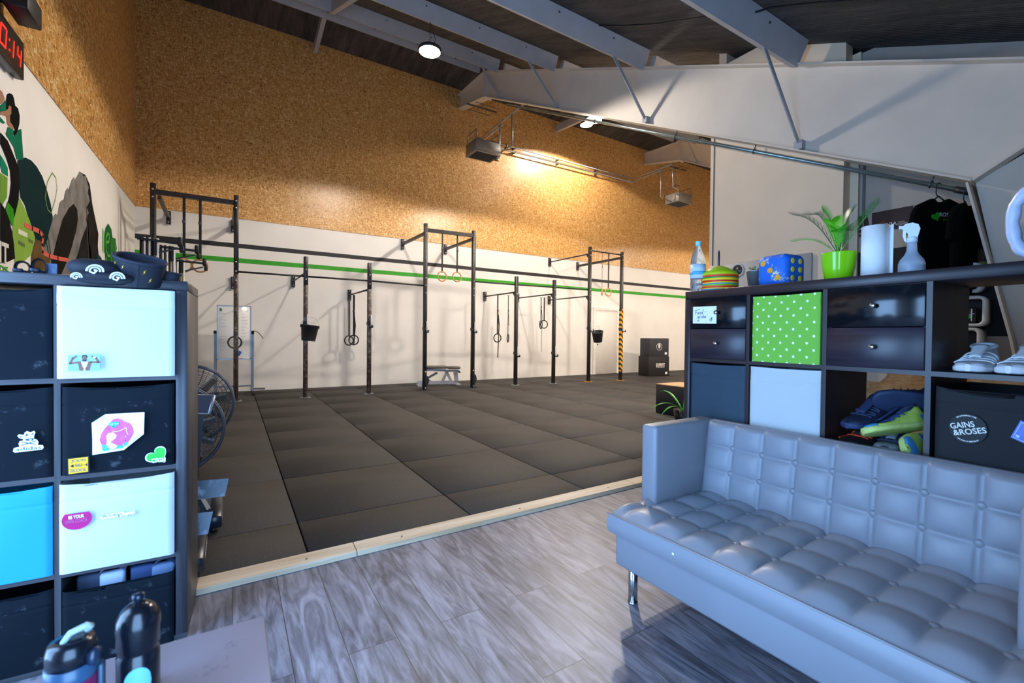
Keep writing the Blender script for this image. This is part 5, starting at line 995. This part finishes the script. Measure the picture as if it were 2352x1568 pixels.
for k, (y0_, z0_, w_, lab) in enumerate(((1.26, 1.585, .17, 'topmost white rounded wall cube, with a picture inside'), (1.25, 1.315, .25, 'middle white rounded wall cube holding a black can'), (1.28, 1.065, .235, 'lowest white rounded wall cube, empty'))):
    t = thing('wall_cube', lab, 'wall shelf', (XW-.008, y0_, z0_), 0, 'white rounded wall cubes'); hh = (.24, .245, .235)[k]; ww = (.21, .245, .25)[k]; th_ = .022; dp = .17
    def rr_(w, h, r, c): return [(c[0]+sx*(w/2-r)+r*math.cos(a0+PI/2*i/6), c[1]+sz*(h/2-r)+r*math.sin(a0+PI/2*i/6)) for sx, sz, a0 in ((1, 1, 0), (-1, 1, PI/2), (-1, -1, PI), (1, -1, 1.5*PI)) for i in range(7)]
    q = MB(); o_ = rr_(ww, hh, .05, (0, 0)); i_ = rr_(ww-2*th_, hh-2*th_, .03, (0, 0)); n = len(o_); ce = Vector((XW-.008, y0_-.06, z0_+.12))
    P_ = lambda p, d: Vector((ce.x-d, ce.y-p[0], ce.z+p[1])); vs = [P_(p, 0) for p in o_]+[P_(p, dp) for p in o_]+[P_(p, dp) for p in i_]+[P_(p, 0) for p in i_]
    q.add(vs, [[r_*n+j, r_*n+(j+1) % n, ((r_+1) % 4)*n+(j+1) % n, ((r_+1) % 4)*n+j] for r_ in range(4) for j in range(n)], True); o = obj('frame', q, PLW, t, True)
    q = MB(); q.prism(i_, (ce.x-.004, ce.y, ce.z), mY, Z, .002); obj('back_panel', q, M('#0a0a0c', .6) if k else M('#a8a49a', .6), t, True)
    if k == 0: q = MB(); q.text('ES', (ce.x-.012, ce.y-.03, ce.z-.03), mY, Z, .05, .03, .001, .03); obj('picture_print', q, BLK, t, True)
t = thing('drink_can', 'black can with a green mark in the middle wall cube', 'can', (XW-.11, 1.165, 1.3355)); q = MB(); q.lathe([(0, 0), (.028, 0), (.033, .008), (.033, .125), (.027, .135), (0, .136)], 24); obj('can_body', q, M('#0b0b0d', .25), t)
q = MB(); q.prism(heartpts(.0011, .0, .05), (-.0335, .012, 0), mY, Z, .001); obj('heart_mark', q, M('#27c43a', .5), t); q = MB(); q.prism([(0, .02), (.007, .02), (.007, .12), (0, .12)], (-.034, -.004, 0), mY, Z, .001); q.stroke([(-.014, .07), (-.004, .07)], (-.0335, -.004, 0), mY, Z, .004); q.stroke([(.010, .08), (.018, .08)], (-.032, -.004, 0), mY, Z, .004); obj('label_bars', q, M('#dfe6ee', .4), t)
# strand-board reception counter seen through the open cell
t = thing('reception_counter', 'strand board counter with a pale post, seen through the shelf', 'counter', (4.6, 1.2, ZF)); q = MB(); q.box(4.4, 5.0, .45, 1.63, ZF+.002, 1.02); obj('counter_body', q, osb('#b98f5a', '#d8b27e', '#f0d7ac', .55), t, True)
q = MB(); q.box(4.38, 5.02, .42, 1.66, 1.02, 1.05); obj('counter_top', q, M('#8a8782', .5), t, True)
q = MB(); q.box(4.36, 4.42, 1.63, 1.70, ZF+.002, 1.02); obj('corner_post', q, woodgrain('#cdb696', '#e9d8bd', 'z', .5), t, True)
q = MB(); q.prism([(0, 0), (.085, 0), (.13, .05), (.13, .16), (0, .16)], (4.399, 1.60, .86), mY, Z, .003); obj('white_plate', q, wht, t, True)
# ============================================================ LEFT WALL: MURAL AND TIMER
mu = thing('wall_mural', 'painted mural of a lifter, plate and tractor tyre on the left wall', 'mural', (XL, 6.2, 2.2)); XM = XL+.001
def paint(name, polys, hx, off=0., label=None, var=.12, ns=6., m_=None):
    q = MB()
    for p in polys: q.prism([(y, z) for y, z in p], (XM+off, 0, 0), Y, Z, .0006)
    return obj(name, q, m_ or M(hx, .8, var=var, nscale=ns, spec=.08), mu, True, label)
MP = {'hair':[(5.218,3.079),(5.265,3.112),(5.324,3.125),(5.353,3.104),(5.372,3.058),(5.434,3.059),(5.467,3.011),(5.459,2.941),(5.42,2.865),(5.357,2.801),(5.333,2.822),(5.37,2.856),(5.322,2.877),(5.274,2.888),(5.27,2.931),(5.299,2.962),(5.299,3.017),(5.252,3.011),(5.228,2.967),(5.194,2.948),(5.202,3.024)],
'face':[(5.233,2.969),(5.264,3.019),(5.299,3.027),(5.303,2.974),(5.27,2.926),(5.274,2.893),(5.31,2.882),(5.358,2.861),(5.309,2.833),(5.262,2.834),(5.216,2.855),(5.205,2.9),(5.094,2.869),(5.094,2.897),(5.194,2.948)],
'arm':[(5.096,3.062),(5.139,3.059),(5.179,3.028),(5.138,2.977),(5.094,2.949)],
'band':[(5.094,2.94),(5.149,2.982),(5.183,3.021),(5.194,2.982),(5.194,2.938),(5.094,2.892)],
'band2':[(5.093,2.85),(5.177,2.84),(5.148,2.819),(5.093,2.812)],
'green1':[(5.232,2.828),(5.345,2.846),(5.333,2.797),(5.369,2.805),(5.44,2.882),(5.502,2.914),(5.547,2.672),(5.468,2.641),(5.405,2.624),(5.344,2.706),(5.192,2.754)],
'green2':[(5.09,2.561),(5.156,2.535),(5.223,2.499),(5.227,2.432),(5.122,2.429),(5.089,2.476)],
'dark':[(5.417,2.62),(5.494,2.655),(5.588,2.701),(5.728,2.72),(5.861,2.706),(6.001,2.658),(6.116,2.574),(6.235,2.449),(6.288,2.34),(6.269,2.251),(6.18,2.101),(6.044,1.995),(5.854,1.976),(5.794,2.055),(5.57,2.289),(5.478,2.329),(5.454,2.467)],
'lime1':[(5.089,2.419),(5.223,2.42),(5.209,2.261),(5.13,2.184),(5.086,2.192)],
'lime2':[(5.452,2.318),(5.543,2.272),(5.68,2.175),(5.809,2.047),(5.72,1.878),(5.538,1.788),(5.359,1.754),(5.312,1.988),(5.338,2.113)],
'brown':[(5.824,2.038),(5.995,2.034),(5.963,1.948),(6.248,1.943),(6.177,1.849),(5.945,1.739),(5.704,1.756),(5.72,1.878)],
'rim':[(5.092,2.732),(5.226,2.714),(5.343,2.636),(5.442,2.566),(5.461,2.449),(5.44,2.32),(5.375,2.182),(5.313,2.078),(5.221,2.215),(5.263,2.295),(5.288,2.4),(5.27,2.493),(5.201,2.569),(5.091,2.646)],
'plate':[(5.086,2.192),(5.174,2.156),(5.242,2.093),(5.301,2.006),(5.336,1.912),(5.359,1.795),(5.216,1.746),(5.081,1.718)],
'gpatch':[(5.221,2.225),(5.327,2.191),(5.338,2.113),(5.308,2.047),(5.242,2.093),(5.174,2.156)],
'tread':[(7.226,3.073),(7.485,3.107),(7.679,3.041),(7.794,2.823),(7.944,2.667),(8.101,2.504),(8.068,2.335),(8.131,2.181),(8.002,2.034),(7.266,1.887),(6.712,1.812),(6.799,1.996),(7.173,2.617)],
'tyre':[(6.042,1.762),(6.011,1.967),(6.145,2.095),(6.18,2.173),(6.324,2.36),(6.38,2.391),(6.437,2.385),(6.495,2.524),(6.555,2.564),(6.636,2.597),(6.698,2.705),(6.771,2.757),(6.805,2.746),(6.917,2.885),(7.008,2.946),(7.041,2.92),(7.176,3.03),(7.216,3.07),(7.337,3.085),(7.378,3.061),(7.485,3.107),(7.55,3.036),(7.622,2.995),(7.565,2.919),(7.677,2.841),(7.525,2.729),(7.619,2.675),(7.481,2.584),(7.535,2.505),(7.426,2.409),(7.269,2.264),(7.169,2.118),(6.977,1.938),(6.841,1.826),(6.469,1.785)],
'hole':[(6.142,1.749),(6.284,1.948),(6.435,2.171),(6.593,2.38),(6.803,2.545),(6.983,2.635),(7.124,2.606),(7.152,2.499),(7.074,2.342),(6.933,2.165),(6.755,1.963),(6.548,1.794)],
'foot':[(8.067,2.237),(8.265,2.2),(8.388,2.064),(8.002,2.001)],
'logo':[(8.661,2.758),(8.854,2.716),(8.933,2.604),(9.141,2.622),(9.226,2.485),(9.097,2.334),(8.772,2.127),(8.509,2.078),(8.474,2.229),(8.405,2.475),(8.491,2.663)],}
ML = {'red':[(5.569,2.112),(5.736,2.116),(5.917,2.123),(6.012,2.095),(5.979,2.008),(5.994,1.941),(6.178,1.933),(6.433,1.945),(6.756,1.97)],
'loop':[(6.274,2.774),(6.383,2.757),(6.42,2.656),(6.363,2.529),(6.235,2.364),(6.131,2.377),(6.065,2.478),(6.133,2.638),(6.274,2.774)],
'e':[(8.512,2.459),(8.698,2.5),(8.736,2.604),(8.623,2.61),(8.512,2.529),(8.511,2.373),(8.621,2.285),(8.773,2.306)],
'd1':[(8.336,2.616),(8.334,2.311)],
'd2':[(8.405,2.595),(8.404,2.305)],
'd3':[(8.893,2.578),(8.867,2.157)],
'd4':[(9.015,2.581),(9.013,2.267)],
'd5':[(9.14,2.584),(9.113,2.337)],
'd6':[(8.547,2.239),(8.531,2.063)],
'wm':[(5.437,2.032),(5.609,2.032)],
's1':[(5.436,1.939),(5.553,1.933)],
's2':[(5.655,1.998),(5.741,1.993)],}
for nm, key, hx, of, vr in (('tyre_tread', 'tread', '#1f1c1a', .0002, .6), ('tyre_wall', 'tyre', '#77736f', .0010, .3), ('tyre_hole', 'hole', '#171412', .0018, .5), ('dark_green_body', 'dark', '#06282a', .0008, .12), ('lime_plate', 'lime1', '#6f9a35', .0010, .1), ('lime_knee', 'lime2', '#86ab45', .0016, .1), ('brown_hand', 'brown', '#5f4a28', .0020, .3),
    ('green_sleeve', 'green1', '#0d6a4c', .0016, .15), ('green_leg', 'green2', '#0f7a58', .0018, .15), ('black_plate', 'plate', '#0f0b09', .0022, .3), ('black_plate_rim', 'rim', '#080707', .0026, .4), ('bright_green_patch', 'gpatch', '#2f8a18', .0031, .3), ('bare_arm', 'arm', '#9a745a', .0008, .15), ('face', 'face', '#9c7459', .0014, .15), ('headband', 'band', '#0d6a4c', .0020, .1), ('headband', 'band2', '#0d6a4c', .0020, .1), ('hair', 'hair', '#060506', .0024, .2), ('teal_foot', 'foot', '#174a44', .0012, .1), ('green_logo', 'logo', '#175d2a', .0008, .15)):
    paint(nm, [MP[key]], hx, of, var=vr)
for k in range(4): paint('brush_stroke', [[(5.72+.13*k, 2.37-.06*k), (5.735+.13*k, 2.37-.06*k), (5.98+.10*k, 2.13-.09*k), (5.95+.10*k, 2.13-.09*k)]], '#06282a', .0011)
for k in range(6): yy = 7.60+.055*k; paint('tread_block', [[(yy-.12, 2.75-.15*k), (yy-.06, 2.72-.15*k), (yy+.16, 1.62), (yy+.09, 1.60)]], ('#4a4642', '#0e0c0b')[k % 2], .0014, var=.4)
def line(nm, keys, hx, w, of):
    q = MB()
    for k in keys: q.stroke(ML[k], (XM+of, 0, 0), Y, Z, w)
    obj(nm, q, M(hx, .6), mu, True)
line('red_strap', ['red'], '#d2543f', .042, .0034); line('green_line', ['loop'], '#8fae62', .010, .0034); line('logo_drips', ['e', 'd1', 'd2', 'd3', 'd4', 'd5', 'd6'], '#4fae22', .035, .0022); line('white_dash', ['wm'], '#d5dcc0', .04, .0034); line('knee_shade', ['s1', 's2'], '#4f6a24', .03, .0034)
q = MB(); q.text('FIT', (XM+.0036, 4.965, 1.725), Y, Z, .265, .165, .0006, .03); obj('lettering', q, M('#d8d6d0', .7), mu, True); q = MB(); q.text('NDS', (XM+.0036, 4.95, 1.655), Y, Z, .27, .05, .0006, .03); obj('lettering', q, M('#3f9a1c', .7), mu, True)
# interval timer and speaker
t = thing('wall_timer', 'black interval timer with red digits high on the left wall', 'timer', (XL, 4.95, 3.42)); q = MB(); q.box(XL+.003, XL+.06, 4.25, 5.36, 3.27, 3.58, .006, 1); obj('casing', q, M('#08080a', .4), t, True)
RED = emit('#ff1408', 4.); SEG = {'0': 'abcdef', '1': 'bc', '4': 'fgbc', '2': 'abged'}
def digit(q, ch, y, z, w, h, s=.016):
    sk = .16; P_ = lambda a, b: (y+a*w+b*h*sk, z+b*h)
    S_ = {'a': ((0, 1), (1, 1)), 'b': ((1, 1), (1, .5)), 'c': ((1, .5), (1, 0)), 'd': ((0, 0), (1, 0)), 'e': ((0, 0), (0, .5)), 'f': ((0, .5), (0, 1)), 'g': ((0, .5), (1, .5))}
    for k in SEG[ch]: a, b = S_[k]; p0, p1 = P_(*a), P_(*b); q.stroke([(p0[0]*.93+p1[0]*.07, p0[1]*.93+p1[1]*.07), (p0[0]*.07+p1[0]*.93, p0[1]*.07+p1[1]*.93)], (XL+.0605, 0, 0), Y, Z, s)
for ch, yy in (('0', 4.44), ('0', 4.68), ('0', 4.90)): q = MB(); digit(q, ch, yy, 3.35, .10, .15); obj('digit', q, RED, t, True)
for ch, yy in (('1', 5.10), ('4', 5.215)): q = MB(); digit(q, ch, yy-(.03 if ch == '1' else 0), 3.35, .07, .14); obj('digit', q, RED, t, True)
for zz in (3.375, 3.455): q = MB(); q.cyl((XL+.0595, 5.075, zz), (XL+.0615, 5.075, zz), .009, 10); obj('colon_dot', q, RED, t, True)
q = MB(); q.box(XL+.004, XL+.05, 4.4, 5.2, 3.25, 3.27); obj('bracket', q, M('#5d6068', .4, .6), t, True)
t = thing('wall_speaker', 'small black box on a bracket above the timer', 'speaker', (XL, 5.0, 3.72)); q = MB(); q.box(XL+.08, XL+.22, 4.86, 5.16, 3.62, 3.80, .012, 2); obj('cabinet', q, M('#0d0d10', .5), t, True); q = MB(); q.tube([(XL+.012, 5.0, 3.7), (XL+.1, 5.0, 3.70)], .014, 8); q.box(XL+.012, XL+.022, 4.96, 5.04, 3.64, 3.76); obj('wall_arm', q, BLK, t, True)
# ============================================================ AIR BIKES AND ROWERS BEHIND THE LEFT SHELF
CAGE = M('#39404d', .35, .3); BB = M('#15171c', .4)
def air_bike(label, y, xc, zc):
    t = thing('air_bike', label, 'exercise bike', (xc-.35, y, 0), 0, 'fan bikes behind the left shelf'); dx = .35
    for sy in (-.085, .085):
        q = MB(); rad = [.335, .30, .27, .24, .21, .18, .15, .12, .09]
        for k, r_ in enumerate(rad): yy = sy*(1 if r_ < .3 else .6)+(0 if r_ < .3 else 0); q.ring((dx, sy*(1-.55*max(0, (r_-.24)/.1)), zc), Y, r_, .0022 if k else .008, 44, 5)
        for k in range(48):
            a = 2*PI*k/48; q.tube([(dx+.06*math.cos(a), sy, zc+.06*math.sin(a)), (dx+.24*math.cos(a+.12), sy, zc+.24*math.sin(a+.12)), (dx+.335*math.cos(a+.16), sy*.45, zc+.335*math.sin(a+.16))], .0015, 4)
        q.cyl((dx, sy-.004, zc), (dx, sy+.004, zc), .075, 24); obj('fan_cage', q, CAGE, t)
    q = MB(); q.ring((dx, 0, zc), Y, .338, .012, 48, 8); obj('cage_rim', q, M('#4a5262', .35, .3), t)
    for k in range(10):
        a = 2*PI*k/10+.2; q = MB(); q.bar((dx+.07*math.cos(a), 0, zc+.07*math.sin(a)), (dx+.29*math.cos(a), 0, zc+.29*math.sin(a)), .09, .018, (math.cos(a+1.3), .6, math.sin(a+1.3))); obj('fan_blade', q, M('#8a8680', .4, .4), t)
    q = MB(); q.bar((dx-.62, 0, .12), (dx-.05, 0, .16), .07, .09); q.bar((dx-.02, .125, .08), (dx, .125, zc), .03, .06); q.bar((dx-.02, -.125, .08), (dx, -.125, zc), .03, .06); q.bar((dx-.45, 0, .14), (dx-.58, 0, .72), .06, .06); q.bar((dx-.4, 0, .6), (dx-.12, 0, .95), .05, .05); q.bar((dx-.45, 0, .5), (dx-.30, 0, .15), .05, .05); obj('frame', q, BB, t)
    q = MB(); q.bar((dx-.0, -.27, .06), (dx-.0, .27, .06), .06, .06); q.bar((dx-.62, -.27, .06), (dx-.62, .27, .06), .06, .06); obj('stabilizer', q, BB, t)
    for sy in (-.24, .24): q = MB(); q.cyl((dx+.05, sy-.02, .045), (dx+.05, sy+.02, .045), .045, 20); obj('transport_wheel', q, M('#22262e', .4), t)
    q = MB(); q.grid(lambda u, v: Vector((dx-.72+.26*u, (v-.5)*(.22*(1-.6*u)), .80+.02*math.sin(PI*v))), 8, 8); q.box(dx-.70, dx-.50, -.07, .07, .75, .80, .02, 2); obj('saddle', q, M('#1a1a1d', .5), t)
    for sy in (-.2, .2): q = MB(); q.tube([(dx-.2, sy, .30), (dx-.12, sy, .75), (dx-.30, sy, 1.05), (dx-.36, sy*1.05, 1.05)], .018, 8); obj('handlebar', q, BB, t)
    q = MB(); q.box(-.11, .11, -.012, .012, -.08, .08, .006, 1, Matrix.Translation((dx-.1, 0, zc+.47)) @ Euler((R(-25), 0, R(60))).to_matrix().to_4x4()); cs = obj('console', q, M('#20242c', .3), t)
    q = MB(); q.box(-.09, .09, -.0135, -.0122, -.06, .06, 0, 1, Matrix.Translation((dx-.1, 0, zc+.47)) @ Euler((R(-25), 0, R(60))).to_matrix().to_4x4()); obj('screen', q, M('#3d5573', .15), cs)
    q = MB(); q.bar((dx-.1, 0, zc+.2), (dx-.1, 0, zc+.42), .04, .04); obj('console_post', q, BB, t); return t
air_bike('nearer fan bike with a wire fan cage behind the left shelf', 4.22, -.395, .46); air_bike('further fan bike whose cage shows above the nearer one', 4.80, -.33, .57)
def rower(label, xf, yc, L):
    t = thing('rowing_machine', label, 'rowing machine', (xf, yc, 0), 0, 'low black machines behind the left shelf')
    q = MB(); q.box(-.05, .03, -L/2, L/2, .03, .10, .006, 1); fb = obj('foot_bar', q, M('#1d2430', .3), t)
    for sy in (-L/2+.03, L/2-.03): q = MB(); q.cyl((-.01, sy, 0), (-.01, sy, .03), .02, 12); obj('rubber_foot', q, BLK, fb)
    q = MB(); q.text('ROGUE', (.031, -L/2+.10, .045), Y, Z, L*.42, .040, .0008, .03); obj('lettering', q, M('#e8ebf0', .4), fb)
    q = MB(); q.bar((-.05, -.12, .09), (-.16, -.02, .30), .03, .035); q.bar((-.05, .12, .09), (-.16, .02, .30), .03, .035); q.bar((-.06, -.13, .09), (-.06, .13, .09), .05, .03); obj('strut', q, M('#565f6b', .35, .5), t)
    q = MB(); q.prism([(-.30, .0), (.06, -.01), (.075, .095), (-.30, .12)], (-.015, -.16, .185), X, Vector((.05, .35, 1)), .012); obj('plate', q, scuffed('#2a4663', '#8ea4bf', .5, .6, .3, 12.), t)
    q = MB(); q.bar((-.12, 0, .25), (-.085, 0, .70), .03, .03); obj('monitor_arm', q, BB, t)
    Mm = Matrix.Translation((-.075, -.02, .74+(.06 if L < .55 else 0))) @ Euler((R(-22), 0, R(-38))).to_matrix().to_4x4(); q = MB(); q.box(-.065, .065, -.012, .012, -.065, .065, .006, 1, Mm); mo = obj('monitor', q, M('#b9c0c9', .3, .7), t); q = MB(); q.box(-.058, .058, -.0135, -.012, -.058, .058, 0, 1, Mm); obj('screen', q, M('#1c3350', .12), mo)
    q = MB(); q.bar((-.1, 0, .26), (-1.2, 0, .32), .05, .09); obj('rail_beam', q, BB, t); q = MB(); q.box(-1.25, -1.15, -.22, .22, .0, .05); q.box(-1.22, -1.18, -.03, .03, .05, .3); obj('rear_foot', q, BB, t)
    q = MB(); q.box(-.82, -.58, -.16, .16, .36, .42, .03, 3); obj('seat', q, M('#17171a', .5), t); return t
rower('further low black machine with white lettering on its foot bar', -.085, 3.49, .57); rower('nearer low black machine, mostly hidden by the left shelf', -.150, 2.91, .53)
